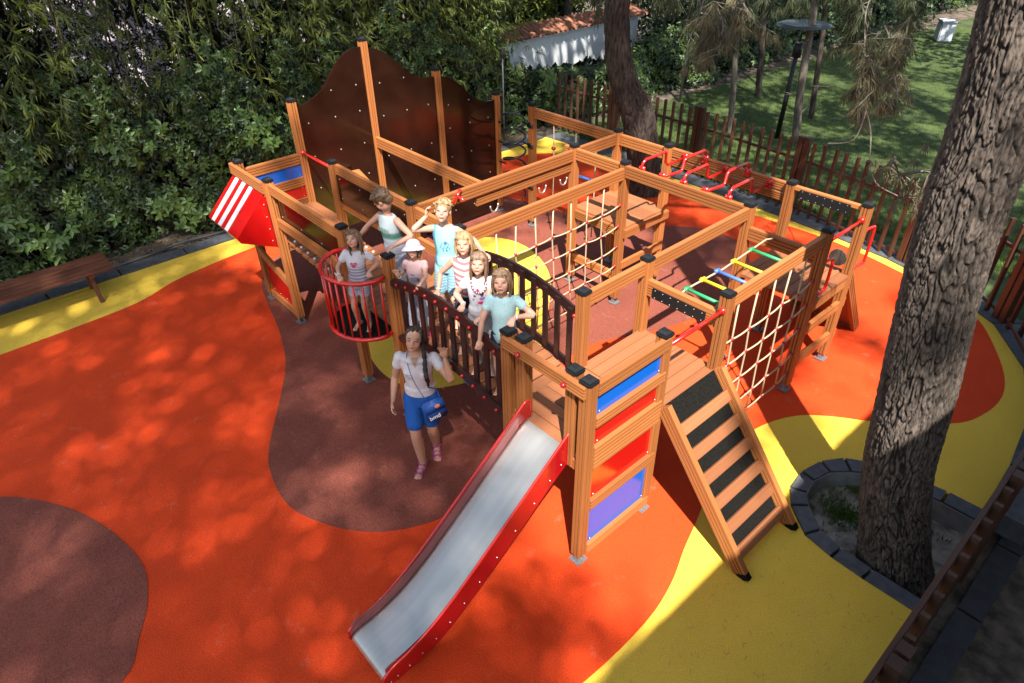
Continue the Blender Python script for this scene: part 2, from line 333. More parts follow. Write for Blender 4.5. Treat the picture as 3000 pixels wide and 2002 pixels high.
strip(bm, [(-7.68, y) for y in ys], [(-7.93, y) for y in ys], -.2, .022)
def resample(P, step):
    P = [Vector(p).to_3d() for p in P]; out = [P[0]]; acc = 0
    for a, b in zip(P, P[1:]):
        L = (b-a).length; t = step-acc
        while t < L: out.append(a+(b-a)*t/L); t += step
        acc = L-(t-step)
    out.append(P[-1]); return [(p.x, p.y) for p in out]
bk = resample(BACK+[(2.03, 3.0)], .9); off = []
for i, p in enumerate(bk):
    a = Vector(bk[max(i-1, 0)]); b = Vector(bk[min(i+1, len(bk)-1)]); d = (b-a).normalized(); off.append((p[0]-d.y*.36, p[1]+d.x*.36))
strip(bm, bk, off, -.2, .02)
structure('kerb', bm, M['stone'])
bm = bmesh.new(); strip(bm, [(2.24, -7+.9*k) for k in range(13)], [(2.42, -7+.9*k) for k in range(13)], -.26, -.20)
structure('kerb_outer', bm, M['stoneshade'])
# planter ring round the big pine
t = thing('planter', (1.5, 2.2, -.25), 'curved grey stone planter edging around the base of the big leaning pine', 'planter')
bm = bmesh.new(); strip(bm, PL_OUT, PL_IN, -.26, .024, .014); wobj('coping_stone', bm, M['stone'], t)
bm = bmesh.new(); a = [bm.verts.new((x, y, -.268)) for x, y in PL_IN]; b = [bm.verts.new((x, y, .004)) for x, y in PL_IN]
PI2 = []
for i, p in enumerate(PL_IN):
    q0 = Vector(PL_IN[max(i-1, 0)]); q1 = Vector(PL_IN[min(i+1, len(PL_IN)-1)]); d = (q1-q0).normalized(); PI2.append((p[0]-d.y*.008, p[1]+d.x*.008))
strip(bm, PL_IN, PI2, -.268, .002, 0); bm.verts.ensure_lookup_table(); bmesh.ops.delete(bm, geom=a+b, context='VERTS')
wobj('inner_wall', bm, M['concrete'], t)
# soil heap inside planter
bm = bmesh.new(); bmesh.ops.create_grid(bm, x_segments=60, y_segments=50, size=.5, matrix=Matrix.Translation((1.42, 2.22, 0)) @ Matrix.Diagonal((1.30, 1.3, 1, 1)))
for v in bm.verts:
    v.co.z = -.2+.05*noise.noise(v.co*3)+.025*noise.noise(v.co*11)+.10*math.exp(-((v.co.x-1.7)**2+(v.co.y-2.05)**2)/.12)
    if not (.9 < v.co.x): v.co.z = -.262
structure('planter_soil', bm, M['drysoil'], True)

# ================================================================== grass and weeds
def grass(name, n, sampler, h, wd, m, label):
    P = sampler(n); d = np.stack([RNG.normal(0, .35, n), RNG.normal(0, .35, n), np.ones(n)], 1); nr = RNG.normal(0, 1, (n, 3))
    V, F = leaves(name, P, d, nr, RNG.uniform(.5, 1, n)*h, wd, 0)
    o = wobj(name, np_mesh(name, V, F), m); o['kind'] = 'stuff'; tag(o, label, 'grass'); return o
def lawn_s(n):
    t = RNG.uniform(0, 1, n)**1.7; y = 7.7+t*17; x = RNG.uniform(-7.4, 1.5, n)
    y = np.maximum(y, 7.75-.02*(x+7)-np.maximum(x+1.5, 0)*.42); return np.stack([x, y, np.full(n, -.03)], 1)
grass('grass', 90000, lawn_s, .06, .009, M['grass'], 'short green lawn grass beyond the brown picket fence')
def weed_s(n):
    c = RNG.normal(0, 1, (n, 2))*np.array([.14, .10])+np.array([1.27, 2.22]); k = RNG.uniform(0, 1, n) < .35
    c[k] = RNG.normal(0, 1, (k.sum(), 2))*np.array([.28, .03])+np.array([1.3, 2.58]); c[:, 0] = np.maximum(c[:, 0], .97)
    return np.stack([c[:, 0], np.clip(c[:, 1], 1.75, 2.66), np.full(n, -.20)], 1)
grass('weeds', 1300, weed_s, .07, .014, M['grass'], 'small green weeds growing in the planter soil')

# fallen needles and leaf litter on the play surface
n = 1100; P = np.stack([RNG.uniform(-7.6, -2, n), RNG.uniform(-3.2, 2.2, n), np.full(n, .018)], 1); P[:420, 0] = RNG.uniform(-7.6, -6.4, 420); P[:420, 1] = RNG.uniform(-3, 1, 420)
P[-160:, 0] = RNG.uniform(.9, 2.0, 160); P[-160:, 1] = RNG.uniform(-1.5, 1.4, 160)
a = RNG.uniform(0, 6.28, n); V, F = leaves('l', P, np.stack([np.cos(a), np.sin(a), 0*a], 1), np.tile([0, 0, 1.], (n, 1)), RNG.uniform(.02, .06, n), .004, 0)
o = wobj('fallen_needles', np_mesh('fallen_needles', V, F), mat('litter', (.42, .32, .22), rough=.9, noise_amt=.6, noise_scale=2)); tag(o, 'dry fallen pine needles scattered on the rubber surface', 'litter', kind='stuff')
n = 2600; P = np.stack([RNG.uniform(-8.5, -7.95, n), RNG.uniform(-3, 7, n), RNG.uniform(-.03, -.01, n)], 1); a = RNG.uniform(0, 6.28, n)
V, F = leaves('l', P, np.stack([np.cos(a), np.sin(a), RNG.uniform(0, .5, n)], 1), np.tile([0, 0, 1.], (n, 1)), RNG.uniform(.03, .09, n), .012, .3)
o = wobj('leaf_litter', np_mesh('leaf_litter', V, F), mat('litter_dry', (.40, .28, .17), rough=.9, noise_amt=.6, noise_scale=3)); tag(o, 'dry brown leaf litter on the soil under the hedge', 'litter', kind='stuff')
tag(tube('water_pipe', smoothpath([(-8.0, -1.6, .02), (-7.98, -1.0, .03), (-8.06, -.3, .035), (-8.0, .3, .03), (-8.1, 1.0, .02), (-8.05, 2.2, .02)], 8), .022, M['pipe'], None, 8), 'thin grey water pipe lying on the soil along the hedge foot', 'pipe')

# ================================================================== fences
def pline(P, s):
    for a, b in zip(P, P[1:]):
        a, b = Vector(a).to_3d(), Vector(b).to_3d(); L = (b-a).length
        if s <= L: return a+(b-a)*s/L, (b-a).normalized()
        s -= L
    return b, (b-a).normalized()
def fence(P, label, h=1.2, pitch=.19, bay=2.05, off0=.0, z0=-.02):
    t = thing('picket_fence', (P[0][0], P[0][1], z0), label, 'fence')
    tot = sum((Vector(b)-Vector(a)).length for a, b in zip(P, P[1:]))
    s = off0; posts = []
    while s < tot: posts.append(s); s += bay
    for s in posts:
        for ds in (-.055, .055):
            if 0 <= s+ds <= tot:
                p, d = pline(P, s+ds); W, _ = frame(p+Vector((0, 0, z0)), p+Vector((0, 0, z0+h+.02)), d)
                beam('post', p+Vector((0, 0, z0)), p+Vector((0, 0, z0+h+.03)), .085, .085, t, M['fence'], 0, d)
    edges = [0.]+posts+[tot]
    for a, b in zip(edges, edges[1:]):
        a2, b2 = a+.11, b-.11
        if b2-a2 < .15: continue
        for z in (.12, .88):
            pa, d = pline(P, a2-.02); pb, _ = pline(P, b2+.02); board('rail', pa+Vector((0, 0, z0+z)), pb+Vector((0, 0, z0+z)), .03, .04, t, M['fence'])
        n = max(1, round((b2-a2)/pitch)); nn = Vector((-d.y, d.x, 0))
        for k in range(n):
            p, d = pline(P, a2+(b2-a2)*(k+.5)/n); q = p-Vector((-d.y, d.x, 0))*.034
            hh = h+random.uniform(-.012, .012)
            board('picket', q+Vector((0, 0, z0+.03)), q+Vector((random.uniform(-.01, .01), random.uniform(-.01, .01), z0+hh)), .056, .036, t, M['fence'], d)
    return t
fence([(-8.1, 7.74), (-4.5, 7.60), (-1.8, 7.33), (.35, 6.78)], 'brown timber picket fence between the play area and the lawn', off0=1.70)
fence([(.62, 6.70), (1.55, 5.95), (2.02, 5.0), (2.10, 3.9)], 'brown timber picket fence behind the right side of the big pine trunk', off0=.62, bay=1.9)
# front fence, seen nearly from above
t = thing('timber_fence', (2.12, 1, -.12), 'dark timber fence with pale picket ends crossing the lower right corner', 'fence')
beam('rail', (2.08, -2.5, .93), (2.08, 3.86, .93), .035, .09, t, M['fence'], 0)
beam('rail', (2.08, -2.5, .15), (2.08, 3.86, .15), .035, .07, t, M['fence'], 0)
y = -2.4
while y < 3.85:
    board('picket', (2.128, y, -.1), (2.128, y, 1.0), .034, .055, t, M['fence'], (1, 0, 0)); y += .205
for y in (-1.75, .3, 2.35):
    for dy in (-.06, .06): board('post', (2.14, y+dy, -.2), (2.14, y+dy, 1.02), .09, .085, t, M['fence'], (1, 0, 0))

# ================================================================== bench
def bench(loc, L, label):
    t = thing('bench', loc, label, 'bench'); x, y, z = loc
    for k in range(5):
        board('seat_slat', (x-.23+k*.115, y-L/2, .43), (x-.23+k*.115, y+L/2, .43), .095, .035, t, M['bench'])
    for yy in (y-L/2+.28, y+L/2-.28):
        board('cross_piece', (x-.26, yy, .385), (x+.26, yy, .385), .06, .05, t, M['bench'])
        for s in (-1, 1): board('leg', (x+s*.13, yy, .40), (x+s*.25, yy, .0), .07, .05, t, M['bench'], (0, 1, 0))
        board('brace', (x-.20, yy+.0, .2), (x+.20, yy, .2), .04, .05, t, M['bench'])
bench((-7.36, -2.45, 0), 2.0, 'low reddish brown slatted bench without backrest by the hedge')

# ================================================================== buildings
def house_wall_tile():
    t = thing('outbuilding', (-11, 10.4, -.03), 'white outbuilding with a terracotta tiled roof behind the hedge', 'building')
    x0, y0, y1 = -10., 6.0, 12.75
    bm = bmesh.new(); box_bm(bm, (x0-.25, (y0+y1)/2, .66), (.5, y1-y0, 1.39)); wobj('wall', bm, M['white'], t)
    bm = bmesh.new(); nrow = int((y1-y0+.3)/.15); sl = math.atan2(.62, 2.1)
    for k in range(nrow):
        yy = y0-.15+k*.15+.075
        for sgn, z in ((1, 0), (-1, .0)):
            pts = []
            for j in range(7):
                a = math.pi*j/6; r = .05; pts.append((yy+(.075 if sgn < 0 else 0)+math.cos(a)*r, math.sin(a)*r*sgn+(.045 if sgn < 0 else 0)))
            A = []
            for i in range(7):
                s = i/6; xx = x0+.16-.62*s; zz = 1.40+.17*s+(.012 if i % 2 else 0)
                A.append([bm.verts.new((xx, py, zz+pz)) for py, pz in pts])
            for r0_, r1_ in zip(A, A[1:]):
                for j in range(6): bm.faces.new((r0_[j], r0_[j+1], r1_[j+1], r1_[j]))
    wobj('roof', bm, M['tile'], t, True)
    bm = bmesh.new(); box_bm(bm, (x0-.17, (y0+y1)/2, 1.46), (.60, y1-y0+.2, .03), Matrix.Rotation(math.atan2(.17, .62), 3, 'Y')); wobj('roof_deck', bm, M['white'], t)
house_wall_tile()
t = thing('house', (-15, -2, -.03), 'pale house wall glimpsed through gaps in the bamboo', 'building')
bm = bmesh.new(); box_bm(bm, (-15.5, -1.5, 2.5), (5, 15, 5.1)); wobj('wall', bm, mat('lilac_wall', (.98, .86, .98), rough=.9, noise_amt=.25, noise_scale=2), t)
bm = bmesh.new(); box_bm(bm, (-15.5, -1.5, 5.15), (5.6, 15.6, .2)); wobj('roof', bm, M['tile'], t)
# the hotel the photograph was taken from: stands behind the camera, its tiled eave shades the right foreground
t = thing('hotel', (7, 1, -.27), 'hotel wing behind the viewer with a scalloped tile eave', 'building')
bm = bmesh.new(); box_bm(bm, (7.6, 0.9, 2.8), (6.2, 14, 6.2)); wobj('wall', bm, M['white'], t)
XE, HE = 3.93, 5.65
bm = bmesh.new(); box_bm(bm, (7.4, .9, HE+.05), (6.9, 14.4, .1)); wobj('roof', bm, M['tile'], t)
bm = bmesh.new(); y = -6.2
while y < 8.2:
    bm2 = [bm.verts.new((XE+.1+.9*q, y+math.cos(math.pi*k/6)*.1, HE+.02+math.sin(math.pi*k/6)*.09)) for q in (0, 1) for k in range(7)]
    for k in range(6): bm.faces.new((bm2[k], bm2[k+1], bm2[8+k], bm2[7+k]))
    y += .2
wobj('eave_tile', bm, M['tile'], t)

# ================================================================== lamps, poles, bin
t = thing('garden_lamp', (-4.33, 10.5, -.03), 'dark garden lamp post with a flat round disc shade on the lawn', 'lamp')
tube('pole', [(-4.33, 10.5, -.03), (-4.22, 10.35, 1.75)], [.05, .045], M['lampblack'], t, 12)
tube('lamp_body', [(-4.22, 10.35, 1.60), (-4.21, 10.34, 1.86)], .085, M['lampblack'], t, 14)
tube('stem', [(-4.21, 10.34, 1.86), (-4.16, 10.28, 2.16)], .018, M['lampblack'], t, 8)
bm = bmesh.new(); bmesh.ops.create_cone(bm, cap_ends=True, segments=40, radius1=.50, radius2=.40, depth=.035, matrix=Matrix.Translation((-4.16, 10.28, 2.19))); wobj('disc_shade', bm, M['lampgrey'], t)
t = thing('post_lamp', (-8.15, 6.35, -.03), 'thin pole with a small grey lamp head beside the hedge', 'lamp')
tube('pole', [(-8.15, 6.35, -.03), (-8.15, 6.35, 1.62)], .014, M['galv'], t, 8)
bm = bmesh.new(); ball_bm(bm, (-8.15, 6.35, 1.70), .06, 12, (1, 1, 1.5)); wobj('lamp_head', bm, M['lampgrey'], t, True)
tag(tube('metal_pole', [(-7.3, 11.2, -.03), (-7.16, 11.1, 3.0)], .028, M['galv'], None, 8), 'tall thin grey metal pole rising in front of the hedge by the lawn', 'pole')
t = thing('storage_bin', (-5.55, 22.3, -.03), 'white plastic box bin standing far back on the lawn', 'bin')
bm = bmesh.new(); box_bm(bm, (-5.55, 22.3, .24), (.40, .52, .52), Matrix.Rotation(.6, 3, 'Z')); bmesh.ops.bevel(bm, geom=bm.edges[:], offset=.03, segments=2, affect='EDGES'); wobj('body', bm, M['binwhite'], t)
bm = bmesh.new(); box_bm(bm, (-5.55, 22.3, .53), (.45, .58, .06), Matrix.Rotation(.6, 3, 'Z')); bmesh.ops.bevel(bm, geom=bm.edges[:], offset=.03, segments=2, affect='EDGES'); wobj('lid', bm, M['binwhite'], t)
# ================================================================== climbing frame
m8 = .8
PG = thing('climbing_frame', (-2.8, 2, 0), 'large wooden climbing frame with ship stern, arched bridge, rope nets and steel slide', 'playground')
def post(x, y, top=1.87, z0=.10, foot=True, w=.092):
    o = beam('post', (x, y, z0), (x, y, top), w, w, PG, M['wood'], 0, (0, 1, 0))
    me = o.data; bm = bmesh.new(); prism(bm, post_prof(w), top-z0); bmesh.ops.recalc_face_normals(bm, faces=bm.faces); bm.to_mesh(me); bm.free()
    bm = bmesh.new(); box_bm(bm, (x, y, top+.016), (w+.014, w+.014, .034)); bmesh.ops.bevel(bm, geom=bm.edges[:], offset=.010, segments=2, affect='EDGES')
    bmesh.ops.create_cone(bm, cap_ends=True, segments=4, radius1=w*.60, radius2=w*.33, depth=.014, matrix=Matrix.Translation((x, y, top+.039)) @ Matrix.Rotation(math.pi/4, 4, 'Z'))
    bmesh.ops.create_uvsphere(bm, u_segments=6, v_segments=4, radius=.006, matrix=Matrix.Translation((x, y, top+.047)))
    wobj('post_cap', bm, M['cap'], o)
    if foot:
        bm = bmesh.new(); box_bm(bm, (x, y-.028, .11), (.05, .012, .26)); box_bm(bm, (x, y+.028, .11), (.05, .012, .26)); box_bm(bm, (x, y, .02), (.11, .11, .012))
        wobj('metal_foot', bm, M['galv'], o)
    return o
G = lambda i, j: (-m8*i, m8*j)
for i, j in [(0, 0), (0, 1), (0, 2), (0, 4), (0, 5), (1, 1), (1, 2), (1, 4), (1, 5), (1, 0), (3, 4), (3, 5), (4, 4), (4, 5), (6, 5), (3, 0), (3, 1), (4, 0), (6, 0), (7, 0), (4, 1), (6, 1)]:
    post(*G(i, j))
post(-.657, .022, z0=1.02, foot=False); post(-.148, .022, z0=1.02, foot=False)
post(-5.6, .80, 2.41); post(-5.6, 1.87, 2.93); post(-5.6, 2.94, 2.40); post(-5.6, 4.0, 1.87)
def hb(p0, p1, zt, h=.135, t=.045, g=3, name='beam', m=None):
    return beam(name, (*p0, zt-h/2), (*p1, zt-h/2), t, h, PG, m, g)
def screws(pts, r=.008, m='steel', name='bolt_heads', parent=None):
    bm = bmesh.new()
    for p in pts: bmesh.ops.create_icosphere(bm, subdivisions=1, radius=r, matrix=Matrix.Translation(Vector(p)))
    return wobj(name, bm, M[m], parent or PG)
e = .046
# tower panels on the x = 0 side
X = .02
for zt, h in ((1.87, .11), (1.56, .09), (1.28, .22), (.72, .10), (.195, .10)): hb((X+.012, .046), (X+.012, .754+.05), zt, h, .046, 2 if h < .15 else 5)
def panel(name, y0, y1, z0, z1, x, m, th=.014, parent=None):
    bm = bmesh.new(); box_bm(bm, (x, (y0+y1)/2, (z0+z1)/2), (th, abs(y1-y0), z1-z0)); bmesh.ops.bevel(bm, geom=bm.edges[:], offset=.002, segments=1, affect='EDGES')
    o = wobj(name, bm, m, PG); screws([(x+th/2, yy, zz) for yy in (y0+.05, y1-.05) for zz in (z0+.03, z1-.03)], .006, parent=o); return o
for z0, z1, c in ((1.552, 1.77, 'bluepanel'), (1.272, 1.478, 'redpanel'), (.712, 1.07, 'redpanel'), (.187, .628, 'bluepanel')):
    panel('blue_panel' if c[0] == 'b' else 'red_panel', .05, .80, z0, z1, X-.006, M[c])
# front handrail, deck edges
hb((-.8, -.045), (.02, -.045), 1.865, .10)
def deck(x0, x1, y0, y1, z, along='x', n=8, th=.035):
    for k in range(n):
        if along == 'x':
            yy = y0+(y1-y0)*(k+.5)/n; board('deck_board', (x0, yy, z-th/2), (x1, yy, z-th/2), (y1-y0)/n-.006, th, PG)
        else:
            xx = x0+(x1-x0)*(k+.5)/n; board('deck_board', (xx, y0, z-th/2), (xx, y1, z-th/2), (x1-x0)/n-.006, th, PG)
ZD = 1.15
deck(-.80, .04, .0, .80, ZD, 'x', 8); deck(-.80, .04, .805, 1.62, ZD, 'y', 8)
for a, b in (((-.8, .0), (0, .0)), ((-.8, 0), (-.8, 1.6)), ((0, 0), (0, 1.6)), ((-.8, .8), (0, .8)), ((-.8, 1.6), (0, 1.6))): hb(a, b, ZD-.04, .10, .04, 2, 'deck_joist')
# ladder
A = Vector((.05, 0, 1.19)); B = Vector((.985, 0, 0.015)); dv = (B-A).normalized(); nv = Vector((-dv.z, 0, dv.x)) * -1
if nv.z < 0: nv = -nv
lad = None
for y in (.85, 1.575):
    beam('ladder_stringer', (A.x, y, A.z), (B.x, y, B.z), .05, .13, PG, None, 3, nv)
    board('stringer_shoe', (B.x-dv.x*.0+.0, y, .045), (B.x+.035, y, .0), .052, .10, PG, M['rubberblack'], nv)
bm = bmesh.new(); Lr = (B-A).length; c = A+dv*(Lr*.47)-nv*.035
box_bm(bm, (c.x, 1.2125, c.z), (Lr*.93, .672, .012), Matrix((dv, Vector((0, 1, 0)), nv)).transposed())
wobj('ladder_backing', bm, M['rubberblack'], PG)
for k in range(6):
    s = Lr*(.163+.147*k); c = A+dv*s+nv*.0
    o = board('ladder_tread', (c.x, .876, c.z), (c.x, 1.549, c.z), .098, .032, PG, M['deck'], nv)
# upper beams
hb((-.8, .846), (-.8, 1.554), 1.865, .13); hb((-.8, 1.646), (-.8, 3.154), 1.865, .13); hb((0.0, 1.646), (0.0, 3.154), 1.865, .14)
hb((-2.4, .846), (-2.4, 3.154), 1.83, .14); hb((-3.2, .846), (-3.2, 3.23), 1.84, .14); hb((-3.226, 1.66), (-3.226, 3.15), 1.70, .13)
hb((-3.35, 3.2), (-2.354, 3.2), 1.86, .14); hb((-2.354, 3.17), (-.84, 3.17), 1.87, .14); hb((-.75, 3.2), (-.05, 3.2), 1.66, .14)
hb((-4.754, 4), (-3.246, 4), 1.85, .14); hb((-3.154, 4), (-2.446, 4), 1.85, .14); hb((-2.354, 4.03), (-.84, 4.03), 1.86, .10); hb((-2.354, 4.03), (-.84, 4.03), 1.74, .09)
hb((-.754, 4), (-.046, 4), 1.865, .045, .05, 0); hb((-3.2, 3.246), (-3.2, 3.954), 1.85, .14)
hb((-.754, 1.6), (-.046, 1.6), 1.70, .055, .05, 0); hb((-.754, 1.6), (-.60, 1.6), 1.64, .10)
hb((-.20, 1.6), (-.046, 1.6), 1.64, .10)
for y, z in ((4.0, 1.80), (1.6, 1.60)):
    bm = bmesh.new(); box_bm(bm, (-.42, y-.024, z-.005), (.54, .016, .10)); o = wobj('rubber_plate', bm, M['cap'], PG)
    screws([(-.42+dx, y-.034, z-.005+dz) for dx in (-.24, -.16, -.08, 0, .08, .16, .24) for dz in (-.035, .035)], .005, parent=o)
def redbar(p0, p1):
    bm = bmesh.new(); tube_bm(bm, [p0, p1], .017, 12)
    for p, s in ((p0, -1), (p1, 1)): ball_bm(bm, p, .034, 10)
    return wobj('red_bar', bm, M['red'], PG, True)
redbar((0, .84, 1.74), (0, 1.56, 1.74)); redbar((0, 3.24, 1.74), (0, 3.95, 1.74)); redbar((-5.55, .8, 1.80), (-4.85, .8, 1.80))
hb((-5.555, 1.87), (-3.225, 1.87), 1.75, .14)
hb((-5.5, 1.45), (-3.4, .95), 1.42, .05, .10, 0)
# far tower deck and ramp
deck(-.82, .04, 3.2, 4.05, 1.12, 'y', 8); hb((.01, 3.246), (.01, 4.0), 1.09, .12); hb((-.8, 3.246), (-.8, 3.954), 1.09, .12)
hb((.012, 3.2), (.012, 4.1), .80, .11, .045, 1); hb((.012, 3.2), (.012, 4.1), .40, .11, .045, 1); hb((-.8, 4.0), (0, 4.0), 1.085, .10)
ra = Vector((-.4, 4.06, 1.10)); rb = Vector((-.4, 4.86, .02)); dr = (rb-ra).normalized(); nr_ = Vector((1, 0, 0)).cross(dr)
if nr_.z < 0: nr_ = -nr_
bm = bmesh.new(); c = (ra+rb)/2; box_bm(bm, tuple(c), (.74, (rb-ra).length, .03), Matrix((Vector((1, 0, 0)), dr, nr_)).transposed()); wobj('climbing_ramp', bm, M['deck'], PG)
for x in (-.79, -.01): beam('ramp_stringer', (x, ra.y, ra.z), (x, rb.y, rb.z), .05, .12, PG, None, 3, nr_)
bm = bmesh.new(); bmesh.ops.create_cone(bm, cap_ends=True, segments=24, radius1=.09, radius2=.09, depth=.02, matrix=Matrix.Translation((-.12, 3.95, 1.28)) @ Matrix.Rotation(math.pi/2, 4, 'X')); wobj('round_plate', bm, M['bark2'], PG)
def handle(p, d, h=.36, out_=.19):
    d = Vector(d); p = Vector(p)
    pts = smoothpath([p, p+d*out_*.8+Vector((0, 0, .0)), p+d*out_+Vector((0, 0, -.05)), p+d*out_+Vector((0, 0, -h+.05)), p+d*out_*.8+Vector((0, 0, -h)), p+Vector((0, 0, -h))], 5)
    bm = bmesh.new(); tube_bm(bm, pts, .015, 10)
    for q in (p, p+Vector((0, 0, -h))): ball_bm(bm, q, .032, 10, (1, 1, 1))
    wobj('grab_handle', bm, M['red'], PG, True)
handle((0.0, 3.25, 1.52), (.15, 1, 0)); handle((0.02, 4.04, 1.60), (.15, 1, 0), .42)
# monkey bars
for k, x in enumerate((-2.16, -1.88, -1.60, -1.33, -1.05)):
    zl, zh = 1.80, 1.97
    if k % 2 == 0: pts = [(x, 3.19, 1.86), (x, 3.20, zh-.03), (x, 3.25, zh), (x, 3.60, zh), (x-.01, 3.63, zh-.02), (x-.01, 3.64, zl+.03), (x, 3.67, zl), (x, 4.0, zl)]
    else: pts = [(x, 4.01, 1.83), (x, 4.0, zh-.03), (x, 3.95, zh), (x, 3.62, zh), (x, 3.58, zh-.02), (x, 3.56, zl+.05), (x, 3.52, zl+.03), (x, 3.2, 1.86)]
    bm = bmesh.new(); tube_bm(bm, pts, .0165, 10)
    for yy, zz in ((3.195, 1.86), (4.0, 1.80 if k % 2 == 0 else 1.85)):
        box_bm(bm, (x, yy, zz), (.07, .03, .09)); [ball_bm(bm, (x+dx, yy-.018, zz+dz), .011, 6) for dx in (-.022, .022) for dz in (-.03, .03)]
    wobj('monkey_bar', bm, M['red'], PG, True)
# raised platform between the back posts
deck(-3.22, -2.36, 3.24, 4.06, 1.08, 'x', 7); hb((-3.2, 3.215), (-2.36, 3.215), 1.06, .11); hb((-2.34, 3.2), (-2.34, 4.05), 1.06, .11, g=1)
hb((-2.36, 3.2), (-2.36, 4.0), .62, .10, g=0); hb((-3.2, 3.2), (-2.4, 3.2), .45, .11, g=1)
# nets
_kn = {}
def knob(name, p, r, sc=(1, 1, 1)):
    k = (r, sc)
    if k not in _kn:
        bm = bmesh.new(); ball_bm(bm, (0, 0, 0), r, 10, sc); me = bpy.data.meshes.new(name); bm.to_mesh(me); bm.free(); me.materials.append(M['knob']); me.polygons.foreach_set('use_smooth', [True]*len(me.polygons)); _kn[k] = me
    return obj(name, _kn[k], None, PG, Matrix.Translation(Vector(p)))
def sag(a, b, s, n=6):
    a, b = Vector(a), Vector(b); return [a.lerp(b, t/n)-Vector((0, 0, s*4*(t/n)*(1-t/n))) for t in range(n+1)]
def net(x, ys, zs, ya, yb, ztop):
    r = random.Random(5); P = {(i, j): Vector((x+r.uniform(-.006, .006), y+r.uniform(-.015, .015)+(j*.012), z+r.uniform(-.012, .012))) for i, y in enumerate(ys) for j, z in enumerate(zs)}
    for i, y in enumerate(ys):
        bm = bmesh.new(); pts = [Vector((x, y, ztop))]+[P[i, j] for j in range(len(zs))]; tube_bm(bm, pts, .0085, 6); wobj('rope', bm, M['rope'], PG, True)
    for j, z in enumerate(zs):
        bm = bmesh.new(); row = [Vector((x, ya, z+.03))]+[P[i, j] for i in range(len(ys))]+[Vector((x, yb, z+.035))]
        pts = []
        for a, b in zip(row, row[1:]): pts += sag(a, b, .012, 4)[:-1]
        tube_bm(bm, pts+[row[-1]], .0085, 6); wobj('rope', bm, M['rope'], PG, True)
    for p in P.values(): knob('net_connector', p, .019)
    for z in zs:
        for yy in (ya, yb): knob('net_connector', (x, yy, z+.032), .024)
net(-2.4, [1.245+.268*k for k in range(7)], [1.345, 1.075, .80, .535, .27], .85, 3.15, 1.70)
net(0.0, [1.80, 2.09, 2.37, 2.63, 2.89], [1.335, 1.055, .77, .46, .21], 1.65, 3.15, 1.74)
# rope ladder lying between the two rubber plates
bm = bmesh.new()
for x in (-.47, -.14): tube_bm(bm, [(x, 1.60, 1.62), (x, 1.73, 1.66), (x, 2.3, 1.64), (x, 3.0, 1.69), (x, 3.18, 1.64)], .009, 6)
wobj('rope', bm, M['rope'], PG, True)
for y, c in ((1.75, 'g'), (1.98, 'y'), (2.2, 'b'), (2.46, 'y'), (2.75, 'g')):
    bm = bmesh.new(); z = 1.66 if y < 2.6 else 1.675; tube_bm(bm, [(-.49, y, z), (-.12, y, z)], .0155, 10)
    for x in (-.47, -.14): tube_bm(bm, [(x, y-.03, z), (x, y+.03, z)], .020, 8)
    wobj('rung', bm, M[c+'plastic'], PG, True)
[knob('rail_knob', (x, -.078, 1.80), .022) for x in (-.62, -.16)]
# hanging rings, climbing ropes, spiral pole
for y in (1.90, 2.66, 3.02):
    bm = bmesh.new(); tube_bm(bm, [(-3.2, y+math.cos(a)*.058, 1.50-math.sin(a)*.085+.02) for a in [math.pi*k/12 for k in range(13)]], .009, 8); wobj('steel_ring', bm, M['steel'], PG, True)
for x in (-4.36, -3.93, -3.56):
    bm = bmesh.new(); tube_bm(bm, [(x, 4, 1.74), (x+.01, 4, .9), (x, 4, .25)], .009, 6); wobj('rope', bm, M['rope'], PG, True)
    knob('rope_ball', (x, 4, 1.72), .024, (1, 1, 1.8)); [knob('rope_ball', (x, 4, z), .035, (1, 1, .7)) for z in (1.36, 1.02, .62)]
tube('blue_bar', [(-4.12, 4.12, 1.02), (-3.80, 4.22, .98)], .022, M['bplastic'], PG, 10)
pts = []
for k in range(133):
    a = 2*math.pi*k/22; pts.append((-5.2+.17*math.cos(a), 4.0+.17*math.sin(a), .40+1.36*k/132))
tube('spiral', pts, .0145, M['coil'], PG, 8)
bm = bmesh.new()
for z in (.66, .98, 1.30, 1.60): box_bm(bm, (-4.80, 3.955, z), (.11, .012, .075)); tube_bm(bm, [(-4.85, 3.97, z), (-5.0, 4.0, z)], .014, 8); tube_bm(bm, [(-5.55, 4.0, z-.12), (-5.40, 4.0, z-.12)], .014, 8)
wobj('spiral_bracket', bm, M['coil'], PG, True)
bm = bmesh.new(); tube_bm(bm, [(-3.19, 1.36, 1.80), (-3.04, 1.36, 1.78)], .016, 8); tube_bm(bm, [(-3.165, 1.31, 1.72), (-3.165, 1.41, 1.86)], .018, 8); wobj('red_grip', bm, M['red'], PG, True)

